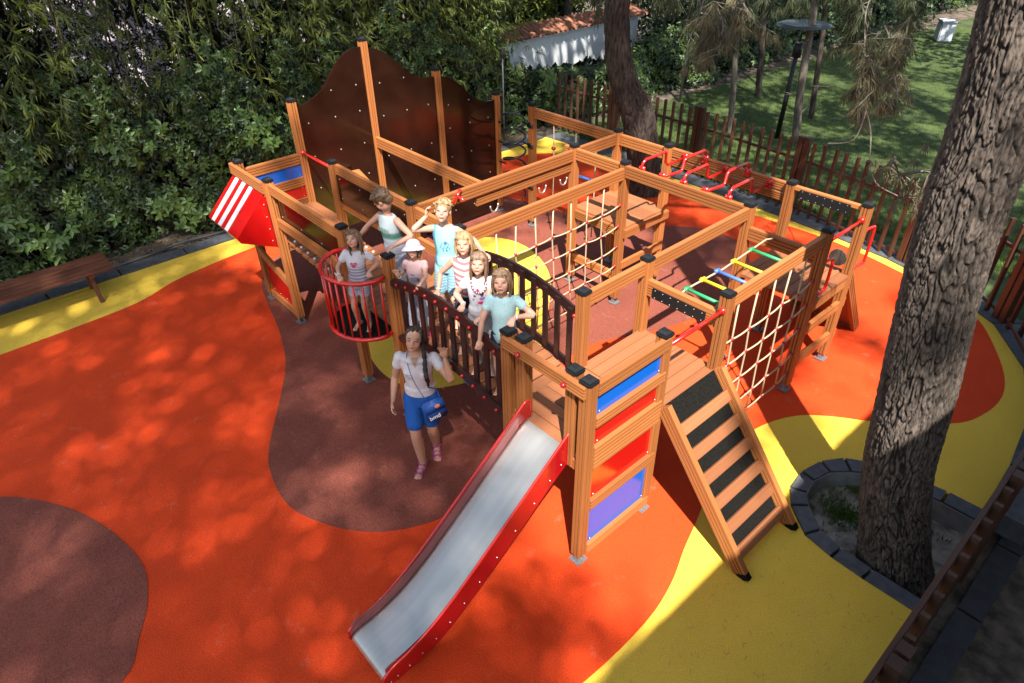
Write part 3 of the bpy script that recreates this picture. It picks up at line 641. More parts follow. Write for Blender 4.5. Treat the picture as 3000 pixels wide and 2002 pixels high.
# ------------------------------------------------------------------ sail wall
def sail(ys, zs, y0, y1, zb):
    bm = bmesh.new(); yy = np.linspace(y0, y1, 40); zz = np.interp(yy, ys, zs)
    k = np.ones(5)/5; zz = np.convolve(np.pad(zz, 2, mode='edge'), k, 'valid'); x0, x1 = -5.616, -5.586
    R = []
    for y, z in zip(yy, zz): R.append([bm.verts.new(p) for p in ((x1, y, zb), (x1, y, z), (x0, y, z), (x0, y, zb))])
    for a, b in zip(R, R[1:]):
        for q in range(4):
            fc = bm.faces.new((a[q], b[q], b[(q+1) % 4], a[(q+1) % 4])); fc.material_index = 1 if q == 1 else 0
    bm.faces.new(R[0]); bm.faces.new(R[-1][::-1]); bmesh.ops.recalc_face_normals(bm, faces=bm.faces)
    o = wobj('sail_panel', bm, [M['brown'], M['plyedge']], PG)
    r = random.Random(int(y0*10)); screws([(x1+.002, y0+(y1-y0)*fy, zb+(min(zz)-zb+.2)*fz) for fy in (.12, .5, .86) for fz in (.12, .34, .56, .78, .95)], .010, parent=o)
sail([.80, .96, 1.09, 1.21, 1.30, 1.42, 1.59, 1.70, 1.87], [2.33, 2.348, 2.398, 2.46, 2.544, 2.691, 2.828, 2.865, 2.872], .846, 1.826, .64)
sail([1.87, 2.07, 2.21, 2.34, 2.48, 2.66, 2.8, 2.94], [2.865, 2.807, 2.715, 2.592, 2.461, 2.355, 2.325, 2.325], 1.914, 2.894, .06)
sail([2.94, 3.06, 3.18, 3.36, 3.56, 3.75, 4.0], [2.32, 2.30, 2.257, 2.115, 1.912, 1.818, 1.80], 2.984, 3.956, .06)

# ------------------------------------------------------------------ ship stern
for zt, h in ((1.79, .13), (1.50, .12), (1.225, .07)): hb((-5.6, .046), (-5.6, .754), zt, h)
panel('blue_panel', .03, .77, 1.49, 1.67, -5.600, M['bluepanel']); panel('red_panel', .03, .77, 1.215, 1.385, -5.600, M['redpanel'])
hb((-5.70, -.055), (-4.846, -.055), 1.86, .13); deck(-5.64, -4.76, .0, .84, ZD, 'x', 7)
hb((-4.754, -.01), (-3.246, -.01), 1.86, .12); hb((-4.754, 0), (-3.246, 0), 1.445, .11)
def xpanel(name, x0, x1, z0, z1, y, m, edge=False):
    bm = bmesh.new(); box_bm(bm, ((x0+x1)/2, y, (z0+z1)/2), (x1-x0, .016, z1-z0)); o = wobj(name, bm, m, PG)
    if edge: bm = bmesh.new(); box_bm(bm, ((x0+x1)/2, y, z1+.003), (x1-x0, .020, .008)); wobj('panel_edge', bm, M['whitepanel'], o)
    screws([(x, y-.010, z) for x in np.linspace(x0+.08, x1-.08, 4) for z in (z0+.05, z1-.03)], .007, parent=o); return o
xpanel('brown_panel', -4.75, -3.25, 1.43, 1.71, .035, M['brown'], True)
hb((-4.83, .83), (-3.246, .83), 1.86, .12); hb((-4.83, .83), (-3.246, .83), 1.42, .12); xpanel('brown_panel', -4.75, -3.25, 1.42, 1.74, .80, M['brown'])
beam('beam', (-5.6, -.02, .74), (-4.8, -.02, .54), .045, .10, PG, None, 1); hb((-5.6, 0), (-4.8, 0), .165, .10); xpanel('red_panel', -5.55, -4.85, .16, .58, .012, M['redpanel'])
hb((-5.6, 0), (-4.8, 0), 1.11, .10); hb((-4.8, 0), (-4.8, .8), 1.11, .10)
# striped red and white stern box
t0 = [(-.05, 1.72), (-.47, 1.30), (-.44, 1.24), (-.04, 1.05)]
bm = bmesh.new()
a = [bm.verts.new((-5.70, y, z)) for y, z in t0]; b = [bm.verts.new((-4.87, y, z)) for y, z in t0]
for i in range(4): bm.faces.new((a[i], b[i], b[(i+1) % 4], a[(i+1) % 4]))
bm.faces.new(a[::-1]); bm.faces.new(b); bmesh.ops.recalc_face_normals(bm, faces=bm.faces)
sb = wobj('stern_box', bm, M['redpanel'], PG)
sd = Vector((0, -.42, -.42)).normalized(); sn = Vector((0, -1, 1)).normalized()
for k in range(3):
    xx = -5.56+.19*k; bm = bmesh.new(); c = Vector((xx, -.26, 1.51))+sn*.004
    box_bm(bm, tuple(c), (.085, .585, .004), Matrix((Vector((1, 0, 0)), sd, sn)).transposed()); wobj('white_stripe', bm, M['whitepanel'], sb)
screws([(-4.865, -.08, z) for z in (1.6, 1.45, 1.3, 1.15)], .008, parent=sb)
# swinging plank walkway
for k in range(10):
    x = -4.70+.152*k; z = 1.115-.05*math.sin(math.pi*(k+.5)/10)-.025*k/9
    o = board('walkway_plank', (x, .06, z), (x, .74, z+random.uniform(-.004, .004)), .118, .038, PG)
    bm = bmesh.new(); [ball_bm(bm, (x, y, z+.026), .017, 8) for y in (.11, .69)]; wobj('plank_bolt', bm, M['whitepanel'], o, True)
# middle platform, cage
deck(-3.22, -2.38, .0, .82, 1.11, 'y', 8)
for a, b in (((-3.2, 0), (-2.4, 0)), ((-3.2, .8), (-2.4, .8)), ((-3.2, 0), (-3.2, .8)), ((-2.4, 0), (-2.4, .8))): hb(a, b, 1.07, .10, .04, 2, 'deck_joist')
hb((-3.18, .83), (-2.36, .83), 1.84, .13); hb((-3.18, .83), (-2.36, .83), 1.50, .12)
cc = Vector((-2.80, -.03, 0))
arc = [(-2.455, .0)]+[(cc.x+.39*math.cos(a), cc.y-.04+.36*math.sin(a)) for a in [-math.radians(8+164*k/20) for k in range(21)]]+[(-3.145, .0)]
for z, r, nm in ((1.67, .021, 'cage_top_ring'), (1.065, .021, 'cage_bottom_ring')): tube(nm, [(x, y, z) for x, y in arc], r, M['red'], PG, 12)
bm = bmesh.new(); a = [bm.verts.new((x, y, 1.07)) for x, y in arc]; b = [bm.verts.new((x, y, 1.05)) for x, y in arc]; bm.faces.new(a); bm.faces.new(b[::-1])
for i in range(len(a)): bm.faces.new((a[i], b[i], b[(i+1) % len(a)], a[(i+1) % len(a)]))
bmesh.ops.recalc_face_normals(bm, faces=bm.faces); wobj('cage_floor', bm, M['rubberblack'], PG)
for k in range(14):
    a = -math.radians(6+168*k/13); x, y = cc.x+.39*math.cos(a), cc.y-.04+.36*math.sin(a); tube('cage_bar', [(x, y, 1.07), (x, y, 1.67)], .011, M['red'], PG, 8)
# ------------------------------------------------------------------ arched bridge
zc = lambda x: 1.772-.135*((x+1.6)/.75)**2
def arc_band(name, y, x0, x1, off, h, th=.022):
    bm = bmesh.new(); R = []
    for x in np.linspace(x0, x1, 30):
        e_ = min((x-x0), (x1-x))/.04; hh = h*(1 if e_ >= 1 else max(.35, math.sqrt(max(0, 1-(1-e_)**2)))); z = zc(x)+off
        R.append([bm.verts.new(p) for p in ((x, y-th/2, z-hh/2), (x, y-th/2, z+hh/2), (x, y+th/2, z+hh/2), (x, y+th/2, z-hh/2))])
    for a, b in zip(R, R[1:]):
        for q in range(4):
            fc = bm.faces.new((a[q], b[q], b[(q+1) % 4], a[(q+1) % 4])); fc.material_index = 1 if q == 1 else 0
    bm.faces.new(R[0]); bm.faces.new(R[-1][::-1]); bmesh.ops.recalc_face_normals(bm, faces=bm.faces)
    return wobj(name, bm, [M['darkslat'], M['plyedge']], PG)
for y, s in ((-.005, -1), (.775, 1)):
    arc_band('bridge_rail', y+s*.026, -2.36, -.83, 0, .095); arc_band('bridge_rail', y+s*.026, -2.34, -.85, -.585, .085)
    xs = [-2.226+.1455*k for k in range(10)]
    for x in xs:
        bm = bmesh.new(); box_bm(bm, (x, y, zc(x)-.292), (.052, .022, .64)); wobj('baluster', bm, M['darkslat'], PG)
    if s < 0:
        for x in xs:
            for dz in (0, -.585): knob('rail_knob', (x, y-.048, zc(x)+dz), .0165)
    else:
        for x in (-2.30, -.86): knob('rail_knob', (x, y-.01, zc(x)), .020)
        screws([(x, y+s*.012-.0, zc(x)+.0) for x in xs], .009)
for k in range(14):
    x = -2.33+.108*k; z = zc(x)-.605; sl_ = -2*.135*(x+1.6)/.75**2
    board('bridge_plank', (x, .03, z), (x, .75, z), .102, .03, PG, None, (-sl_, 0, 1))
# ------------------------------------------------------------------ slide
SX0, SX1 = -.615, -.150
prof = smoothpath([(0, .05, 1.155), (0, -.06, 1.13), (0, -.25, .99), (0, -.55, .755), (0, -.85, .525), (0, -1.10, .345), (0, -1.32, .225), (0, -1.52, .165), (0, -1.68, .145), (0, -1.735, .12), (0, -1.75, .085)], 5)
bm = bmesh.new(); R = []
for p in prof: R.append([bm.verts.new((x, p.y, p.z+dz)) for x, dz in ((SX0+.012, .0), (SX0+.03, -.006), (SX1-.03, -.006), (SX1-.012, 0), (SX1-.012, -.012), (SX0+.012, -.012))])
for a, b in zip(R, R[1:]):
    for q in range(6): bm.faces.new((a[q], b[q], b[(q+1) % 6], a[(q+1) % 6]))
bmesh.ops.recalc_face_normals(bm, faces=bm.faces); sld = wobj('slide_bed', bm, M['steel'], PG, True)
def sidepanel(x, th=.016):
    top = [(.045, 1.20), (.04, 1.30), (-.0, 1.325), (-.06, 1.285), (-.25, 1.135), (-.55, .90), (-.85, .668), (-1.10, .482), (-1.32, .345), (-1.52, .262), (-1.68, .222), (-1.76, .165)]
    bot = [(-1.765, .09), (-1.72, .055), (-1.60, .06), (-1.42, .08), (-1.20, .165), (-.95, .33), (-.6, .59), (-.25, .865), (-.0, 1.05), (.045, 1.09)]
    P = [(p.x, p.y) for p in smoothpath([(a, b, 0) for a, b in top], 4)]+[(p.x, p.y) for p in smoothpath([(a, b, 0) for a, b in bot], 4)]
    bm = bmesh.new(); A_ = [bm.verts.new((x-th/2, y, z)) for y, z in P]; B_ = [bm.verts.new((x+th/2, y, z)) for y, z in P]
    n = len(P)
    for i in range(n): bm.faces.new((A_[i], B_[i], B_[(i+1) % n], A_[(i+1) % n]))
    for q in tessellate_polygon([[Vector((y, z, 0)) for y, z in P]]): bm.faces.new([A_[i] for i in q]); bm.faces.new([B_[i] for i in reversed(q)])
    bmesh.ops.recalc_face_normals(bm, faces=bm.faces)
    o = wobj('slide_side', bm, M['redslide'], PG)
    tube('side_trim', [(x, p.x, p.y) for p in smoothpath([(a, b, 0) for a, b in top], 4)], .012, M['red'], o, 8)
    pts = []
    for k in range(15):
        s = k/14; i = int(s*(len(prof)-8))+3; p = prof[i]; pts.append((x+(th/2+.002)*(1 if x > -.4 else -1), p.y, p.z-.045))
    screws(pts, .006, parent=o)
M['redslide'] = mat('slide_red', (.50, .008, .012), rough=.22, spec=.5, coat=.4)
sidepanel(SX0); sidepanel(SX1)
# inner skirts in stainless between side and bed
for x in (SX0+.010, SX1-.010):
    bm = bmesh.new(); R = []
    for p in prof[6:-6]: R.append([bm.verts.new((x, p.y, p.z+.0)), bm.verts.new((x, p.y, p.z+.118))])
    for a, b in zip(R, R[1:]): bm.faces.new((a[0], b[0], b[1], a[1]))
    wobj('slide_skirt', bm, mat('skirt_rose', (.55, .20, .21), rough=.28, metal=.6, noise_amt=.2, noise_scale=4) if x < -.4 else bpy.data.materials['skirt_rose'], PG)
# water bottle standing on the bridge
t = thing('water_bottle', (-1.38, .16, 1.185), 'clear plastic water bottle standing on the bridge planks behind the balusters', 'bottle')
tube('bottle_body', [(-1.38, .16, 1.185), (-1.38, .16, 1.19), (-1.38, .16, 1.30), (-1.38, .16, 1.345), (-1.38, .16, 1.37)], [.026, .030, .030, .024, .011], M['plastic'], t, 14)
tube('bottle_cap', [(-1.38, .16, 1.37), (-1.38, .16, 1.385)], .014, M['whitepanel'], t, 12)
# ================================================================== vegetation
def pix(px, py):
    """unit-depth view ray through a 3000x2002 pixel"""
    return rr*((px-1500)/1940.88)-uu*((py-1001)/1940.88)+f
def on_plane(px, py, p0, n):
    d = pix(px, py); c = Vector(CAM); return c+d*((Vector(p0)-c).dot(n)/d.dot(n))
FH = Vector((math.cos(yaw), math.sin(yaw), 0))
def trunk_mesh(path, rad, seg, nring, amp, sx, sz, flare=.0, z_flare=.5):
    P = [Vector(p) for p in path]; L = [0]
    for a, b in zip(P, P[1:]): L.append(L[-1]+(b-a).length)
    C = smoothpath(P, 24); CL = [0]
    for a, b in zip(C, C[1:]): CL.append(CL[-1]+(b-a).length)
    R = smoothpath([Vector((r, 0, 0)) for r in rad], 24); V = np.empty((nring*seg, 3)); global HT; HT = np.zeros((nring*seg, 2)); k = 0; pv = Vector((1, 0, 0)); i = 0
    for q in range(nring):
        s = CL[-1]*q/(nring-1)
        while i < len(C)-2 and CL[i+1] < s: i += 1
        t = (s-CL[i])/max(1e-6, CL[i+1]-CL[i]); c = C[i].lerp(C[i+1], t); r = R[i].x*(1-t)+R[i+1].x*t
        d = (C[i+1]-C[i]).normalized(); pv = (pv-d*pv.dot(d)).normalized(); w_ = d.cross(pv)
        r += flare*math.exp(-s/z_flare)
        for j in range(seg):
            a = 2*math.pi*j/seg; ca, sa = math.cos(a), math.sin(a)
            n0 = Vector((ca*r*sx, sa*r*sx, s*sz)); w2 = noise.noise_vector(n0*.55)*.6
            v1 = abs(noise.noise(n0+w2)); v2 = abs(noise.noise(n0*2.1+w2+Vector((7, 3, 1))))
            h = min(1, v1/.16); h = h*h*(3-2*h); g = min(1, v2/.2)
            lump = noise.noise(Vector((ca*1.5, sa*1.5, s*1.2)))*.06*r
            rad_ = r+lump+amp*(h*.75+g*.25-.8)+amp*.25*noise.noise(n0*5)
            V[k] = c+pv*(ca*rad_)+w_*(sa*rad_); HT[k] = (h*.7+g*.3, v2); k += 1
    idx = np.arange(nring*seg).reshape(nring, seg); A = idx[:-1]; B = idx[1:]
    F = np.stack([A, np.roll(A, -1, 1), np.roll(B, -1, 1), B], -1).reshape(-1, 4); return V, F
BIG = thing('pine_tree', (1.78, 2.0, -.2), 'massive leaning pine trunk with deeply fissured grey bark in the stone planter', 'tree')
V, F = trunk_mesh([(1.77, 1.98, -.25), (1.64, 1.94, .25), (1.48, 1.90, .9), (1.38, 1.95, 1.6), (1.22, 2.06, 2.6), (1.11, 2.17, 3.8), (.75, 2.25, 6.4), (.25, 2.3, 9.2)], [.262, .245, .236, .232, .23, .225, .19, .13], 280, 1200, .030, 31, 7.0, .05, .16)
me = np_mesh('trunk', V, F); at_ = me.color_attributes.new('Col', 'FLOAT_COLOR', 'POINT'); q = HT[:, :1]**2.9; cc_ = np.array([[.018, .013, .010]])*(1-q)+(np.array([[.105, .080, .064]])*(.75+.9*HT[:, 1:]))*q
at_.data.foreach_set('color', np.concatenate([cc_, np.ones((len(V), 1))], 1).ravel()); wobj('trunk', me, M['bark'], BIG, True)
def tree_path(pxs, base, depth_shift=0):
    return [on_plane(x*1.2766, y*1.2766, base, FH) for x, y in pxs]
CT = thing('pine_tree', (-4.44, 6.33, -.03), 'dark brown pine with a kinked trunk rising behind the monkey bars', 'tree')
path = tree_path([(1482, 462), (1474, 340), (1462, 262), (1435, 195), (1419, 130), (1416, 60), (1419, 0)], (-4.44, 6.33, 0)); path[0].z = -.05
path += [path[-1]+Vector((.15, .1, 1.8)), path[-1]+Vector((.3, .3, 5.5))]
V, F = trunk_mesh(path, [.25, .26, .26, .215, .195, .185, .18, .16, .1], 120, 520, .030, 13, 2.6, .05, .2)
wobj('trunk', np_mesh('trunk', V, F), M['bark2'], CT, True)
def needles(pts, n, ln, droop, wd=.0045):
    P = np.repeat(np.array(pts), n, 0); k = len(P); d = RNG.normal(0, 1, (k, 3)); d[:, 2] = d[:, 2]*.6-droop; d = unit(d)
    return leaves('n', P+RNG.normal(0, .012, (k, 3)), d, RNG.normal(0, 1, (k, 3)), RNG.uniform(.6, 1, k)*ln, wd, 0)
def hanging_branch(parent, p0, p1, m, n_t=9, n=42, ln=.17, droop=1.1, spread=.16, name='hanging_branch'):
    p0, p1 = Vector(p0), Vector(p1); mid = (p0+p1)/2+Vector((random.uniform(-.1, .1), random.uniform(-.1, .1), .10)); C = smoothpath([p0, mid, p1], 6)
    bm = bmesh.new(); tube_bm(bm, C, [.014*(1-.7*i/(len(C)-1)) for i in range(len(C))], 5); tips = []
    for i in range(n_t):
        c = C[int((i+1)/(n_t+.0)*(len(C)-1))]; q = c+Vector((random.gauss(0, spread), random.gauss(0, spread), random.gauss(-.08, spread*.7)))
        tube_bm(bm, [c, (c+q)/2+Vector((0, 0, .02)), q], [.006, .004, .003], 4); tips.append(tuple(q)); tips.append(tuple((c+q)/2))
    o = wobj(name, bm, M['bark3'], parent); V, F = needles(tips, n, ln, droop); wobj('needles', np_mesh('needles', V, F), m, o); return o
def sapling(pxs, r, label, mt, yb, stubs=0):
    base = Vector(yb); P = tree_path(pxs, base); P[0] = Vector((P[0].x, P[0].y, -.05)); t = thing('pine_tree', tuple(P[0]), label, 'tree')
    P += [P[-1]+Vector((.1, .1, 1.5)), P[-1]+Vector((.2, .2, 4.5))]
    V, F = trunk_mesh(P, [r*(1-.07*i) for i in range(len(P))], 24, 160, r*.08, 22, 4); wobj('trunk', np_mesh('trunk', V, F), mt, t, True)
    for k in range(stubs):
        q = P[0].lerp(P[2], random.uniform(.25, 1)); a = random.uniform(0, 6.3); d = Vector((math.cos(a), math.sin(a), .25))
        tube('dead_twig', smoothpath([q, q+d*.2, q+d*.45+Vector((0, 0, -.04))], 3), .007, M['bark3'], t, 5)
    return t, P
T2, P2 = sapling([(1676, 300), (1684, 190), (1692, 60), (1700, -40)], .062, 'slim pale pine trunk on the lawn nearest the hedge side of the lamp', M['bark3'], (-5.24, 10.17, 0))
T3, P3 = sapling([(1826, 330), (1838, 200), (1862, 60), (1880, -40)], .075, 'slim pale pine trunk with dead twigs crossing in front of the lamp disc', M['bark3'], (-3.86, 10.39, 0), 7)
T4, P4 = sapling([(1862, 270), (1878, 150), (1892, 40), (1900, -40)], .06, 'slim dark pine trunk just right of the lamp disc', M['bark2'], (-4.5, 12.18, 0))
T5, P5 = sapling([(1740, 222), (1746, 140), (1752, 40), (1756, -40)], .075, 'short dark trunk against the hedge shade left of the lamp', M['bark2'], (-6.23, 12.9, 0))
def at(px, py, depth):
    d = pix(px*1.2766, py*1.2766); return Vector(CAM)+d*depth
# hanging pine foliage, upper right of the lawn
for t, m, depth, lst in ((T2, 'needle', 9.6, [((1590, -20), (1600, 70)), ((1640, -30), (1650, 40)), ((1690, -30), (1700, 60)), ((1620, -20), (1575, 110)), ((1660, 0), (1680, 110)), ((1745, -30), (1720, 30))]),
                         (T2, 'needledry', 8.6, [((1700, 0), (1738, 62)), ((1610, 30), (1590, 120)), ((1655, 40), (1650, 125))]),
                         (T4, 'needle', 9.2, [((1960, -40), (1990, 60)), ((2010, -30), (1985, 130)), ((2050, -30), (2075, 60)), ((1940, -10), (1960, 90)), ((2000, 20), (1970, 190)), ((2030, 60), (2055, 150)), ((1870, -40), (1850, 10)), ((2080, 30), (2060, 120))]),
                         (T4, 'needledry', 8.2, [((2030, 90), (2075, 130)), ((2000, 140), (2010, 205)), ((1990, 190), (1985, 245)), ((2050, 180), (2060, 225))]),
                         (CT, 'needle', 8.8, [((1500, -50), (1530, 10)), ((1350, -50), (1380, 0))]),
                         (BIG, 'needledry', 5.2, [((2040, 380), (2070, 430)), ((2075, 400), (2105, 455))])):
    for a, b in lst: hanging_branch(t, at(*a, depth+random.uniform(-.4, .4)), at(*b, depth+random.uniform(-.4, .4)), M[m], n=30 if depth > 6 else 22, ln=.26 if depth > 6 else .12, droop=2.2)
for k, (a, b, c) in enumerate([((1985, 245), (1998, 300), (1996, 365)), ((1996, 365), (2010, 420), (2060, 450)), ((1990, 250), (1960, 320), (1900, 330))]):
    tube('dead_twig', smoothpath([at(*a, 8), at(*b, 8), at(*c, 7.9)], 5), .008, M['bark3'], T4, 5)
bm = bmesh.new(); ball_bm(bm, at(1994, 372, 7.95), .035, 10, (1, .8, .7)); wobj('pine_cone', bm, M['bark2'], T4, True)

# ------------------------------------------------------------------ creeper hedge along the left and far behind
def hedge_front(y, z): return -8.34+.12*math.sin(y*1.7)+.10*math.sin(y*4.1+z*2.3)+.06*math.sin(z*5+y)-.05*z
HF = np.vectorize(hedge_front)
def palmate(P, nrm, size, nl=5):
    """clusters of five leaflets fanned around a stalk end, lying roughly in the plane facing nrm"""
    n = len(P); nrm = unit(nrm); up = unit(np.tile([0, 0, 1.], (n, 1))-nrm*nrm[:, 2:3]+RNG.normal(0, .35, (n, 3))); up = unit(up-nrm*(up*nrm).sum(1, keepdims=True)); s = np.cross(nrm, up); out_ = []
    for k in range(nl):
        a = -math.pi/2+(k-(nl-1)/2)*1.15+RNG.normal(0, .12, n); d = s*np.cos(a)[:, None]+up*np.sin(a)[:, None]-nrm*.25
        out_.append(leaves('p', P, d, nrm+RNG.normal(0, .22, (n, 3)), size*RNG.uniform(.75, 1.1, n), size*.48, .18))
    return join_np(out_)
HG = thing('hedge', (-8.6, 1, -.03), 'tall dark creeper covered hedge along the left side of the play area', 'hedge')
def hedge_leaves(n, y0, y1, zt, size, depth=.16, dens=None):
    y = RNG.uniform(y0, y1, n); z = RNG.uniform(0, 1, n)**.85*zt(y) if callable(zt) else RNG.uniform(0, zt, n)
    if dens is not None:
        k = RNG.uniform(0, 1, n) < dens(y, z); y, z = y[k], z[k]
    n = len(y); x = HF(y, z)-RNG.uniform(0, 1, n)**2*depth*2; P = np.stack([x, y, z], 1)
    return palmate(P, np.stack([np.full(n, 1.), RNG.normal(0, .4, n), RNG.uniform(.1, .9, n)], 1), size)
topz = lambda y: np.minimum(1.75+.35*np.sin(y*1.1+1)+.25*np.sin(y*2.9), np.interp(y, [6.1, 7.0], [3, 1.15]))
V, F = hedge_leaves(15000, -4.5, 7.9, topz, .095, dens=lambda y, z: np.clip(.62+.55*np.sin(y*2.9+z*2.1)*np.sin(z*4.3-y*1.3)+.35*np.sin(y*7.3+z*6.1), .12, 1)); wobj('creeper_leaves', np_mesh('creeper_leaves', V, F), M['ivy'], HG)
V, F = hedge_leaves(2600, -4.5, 7.9, lambda y: topz(y)+.15, .135, .0, dens=lambda y, z: np.clip(-.15+.8*np.sin(y*2.1+z*3.1+.6)*np.sin(z*2.7-y*1.7)+.3*np.sin(y*6.3+z*4.1), 0, 1)); wobj('sunlit_leaves', np_mesh('sunlit_leaves', V+np.array([.05, 0, 0]), F), M['ivybright'], HG)
n = 15000; y = RNG.uniform(-1.4, 2.7, n); z = RNG.uniform(1.6, 4.2, n); V, F = leaves('d', np.stack([RNG.uniform(-9.6, -8.9, n), y, z], 1), RNG.normal(0, 1, (n, 3))+np.array([0, 0, -.6]), RNG.normal(0, 1, (n, 3)), .085, .024, .1); wobj('fine_twigs', np_mesh('fine_twigs', V, F), M['ivydark'], HG)
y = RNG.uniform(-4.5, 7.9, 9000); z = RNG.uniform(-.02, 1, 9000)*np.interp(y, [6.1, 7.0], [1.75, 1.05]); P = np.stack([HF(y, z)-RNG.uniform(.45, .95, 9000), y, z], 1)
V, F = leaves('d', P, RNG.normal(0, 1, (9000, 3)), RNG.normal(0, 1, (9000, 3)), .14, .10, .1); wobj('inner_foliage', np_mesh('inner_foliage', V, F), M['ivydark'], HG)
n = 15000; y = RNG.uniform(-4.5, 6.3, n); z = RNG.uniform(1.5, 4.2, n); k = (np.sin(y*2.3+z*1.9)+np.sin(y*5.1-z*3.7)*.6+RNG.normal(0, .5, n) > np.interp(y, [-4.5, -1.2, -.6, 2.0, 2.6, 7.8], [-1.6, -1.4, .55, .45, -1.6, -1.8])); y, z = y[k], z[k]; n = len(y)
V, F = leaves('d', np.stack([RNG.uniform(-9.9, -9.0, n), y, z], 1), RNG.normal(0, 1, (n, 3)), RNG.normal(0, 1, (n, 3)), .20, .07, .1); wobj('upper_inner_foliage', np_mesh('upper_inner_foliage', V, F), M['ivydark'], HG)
# trailing shoots reaching up into the bamboo
tips = []
for k in range(34):
    bm = bmesh.new()
    y0 = random.uniform(-4, 5.6); z0 = random.uniform(1.3, 1.9); a = Vector((hedge_front(y0, z0), y0, z0)); b = a+Vector((random.uniform(.0, .15), random.uniform(-.3, .3), random.uniform(.5, 1.3)))
    C = smoothpath([a, (a+b)/2+Vector((.05, random.uniform(-.1, .1), 0)), b], 6); tube_bm(bm, C, .006, 4); tips += [tuple(c+Vector((random.gauss(.03, .04), random.gauss(0, .06), random.gauss(0, .04)))) for c in C for _ in range(3)]; wobj('shoot', bm, M['culm'], HG)
tips = np.array(tips); V, F = palmate(tips, np.stack([np.ones(len(tips)), RNG.normal(0, .4, len(tips)), RNG.uniform(.1, .8, len(tips))], 1), .085); wobj('shoot_leaves', np_mesh('shoot_leaves', V, F), M['ivy'], HG)
H2 = thing('hedge', (-8.2, 16, -.03), 'low dark hedge running away along the far edge of the lawn', 'hedge')
def far_x(y): return -8.0+.055*np.maximum(y-9, 0)
n = 9000; y = 7.9+RNG.uniform(0, 1, n)**1.4*26; zt = np.interp(y, [7.9, 9.3, 10.5, 12, 14, 20, 34], [1.0, .92, 1.05, 1.4, 2.0, 2.6, 3.2]); z = RNG.uniform(0, 1, n)**.7*zt
x = far_x(y)-RNG.uniform(0, 1, n)*.5-.22*(z/zt)**3+.14*np.sin(y*2.1)+.1*np.sin(z*5+y*3); P = np.stack([x, y, z], 1)
V, F = palmate(P, np.stack([np.full(n, .8), RNG.normal(-.3, .4, n), RNG.uniform(.2, 1.2, n)], 1), .12); wobj('creeper_leaves', np_mesh('creeper_leaves', V, F), M['ivy'], H2)
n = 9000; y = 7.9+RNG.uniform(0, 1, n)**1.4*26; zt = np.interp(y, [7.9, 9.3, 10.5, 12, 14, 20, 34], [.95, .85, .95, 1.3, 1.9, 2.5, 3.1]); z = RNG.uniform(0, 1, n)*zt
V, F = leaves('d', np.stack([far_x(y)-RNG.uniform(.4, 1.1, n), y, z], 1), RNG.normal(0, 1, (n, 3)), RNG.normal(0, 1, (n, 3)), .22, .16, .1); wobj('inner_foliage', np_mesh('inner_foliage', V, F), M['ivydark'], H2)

# ------------------------------------------------------------------ bamboo
def bamboo(y0, i, nf, zlo, lab, x0=-9.0):
    t = thing('bamboo_clump', (x0, y0, -.03), lab, 'bamboo', 'bamboo clumps behind the creeper hedge'); bm = bmesh.new(); nodes = []
    for k in range(7):
        a = Vector((x0+random.gauss(0, .16), y0+random.gauss(0, .28), -.05)); top = a+Vector((random.uniform(.0, .55), random.uniform(-.5, .5), random.uniform(4.0, 5.2)))
        C = smoothpath([a, a.lerp(top, .5)+Vector((-.12, 0, 0)), top], 10); tube_bm(bm, C, [.016*(1-.6*j/(len(C)-1)) for j in range(len(C))], 6); nodes += C[5:]
    wobj('culm', bm, M['culm'], t); base = []; 
    while len(base) < nf:
        c = random.choice(nodes); q = c+Vector((random.uniform(-.25, .62), random.gauss(0, .42), random.gauss(-.05, .3)))
        if q.z > zlo: base.append(tuple(q))
    P = np.array(base); parts = []
    hd = unit(np.stack([np.full(nf, .7), RNG.normal(0, .8, nf), RNG.uniform(-1.2, -.1, nf)], 1))
    for k in range(7):
        d = unit(hd+RNG.normal(0, .42, (nf, 3))); d[:, 2] -= .25
        parts.append(leaves('b', P+hd*(.02*k), d, np.stack([np.ones(nf), RNG.normal(0, .6, nf), np.ones(nf)], 1), RNG.uniform(.10, .20, nf), .021, .1))
    V, F = join_np(parts); wobj('leaves', np_mesh('leaves', V, F), M['bamboo'], t)
cl = [(-3.9, 640, 1.5), (-2.9, 640, 1.5), (-1.9, 620, 1.6), (-1.0, 380, 1.7), (-.1, 170, 1.5), (.8, 150, 1.6), (1.7, 300, 1.3), (2.6, 800, 1.1), (3.5, 850, 1.2), (4.4, 850, 1.2), (5.3, 850, 1.1), (6.1, 850, 1.0), (6.5, 330, 1.2)]
words = ['first', 'second', 'third', 'fourth', 'fifth', 'sixth', 'seventh', 'eighth', 'ninth', 'tenth', 'eleventh', 'twelfth', 'last']
for i, (y0, nf, zl) in enumerate(cl): bamboo(y0, i, nf, zl, 'leafy green bamboo clump behind the hedge, %s along from the left edge of the photo' % words[i])
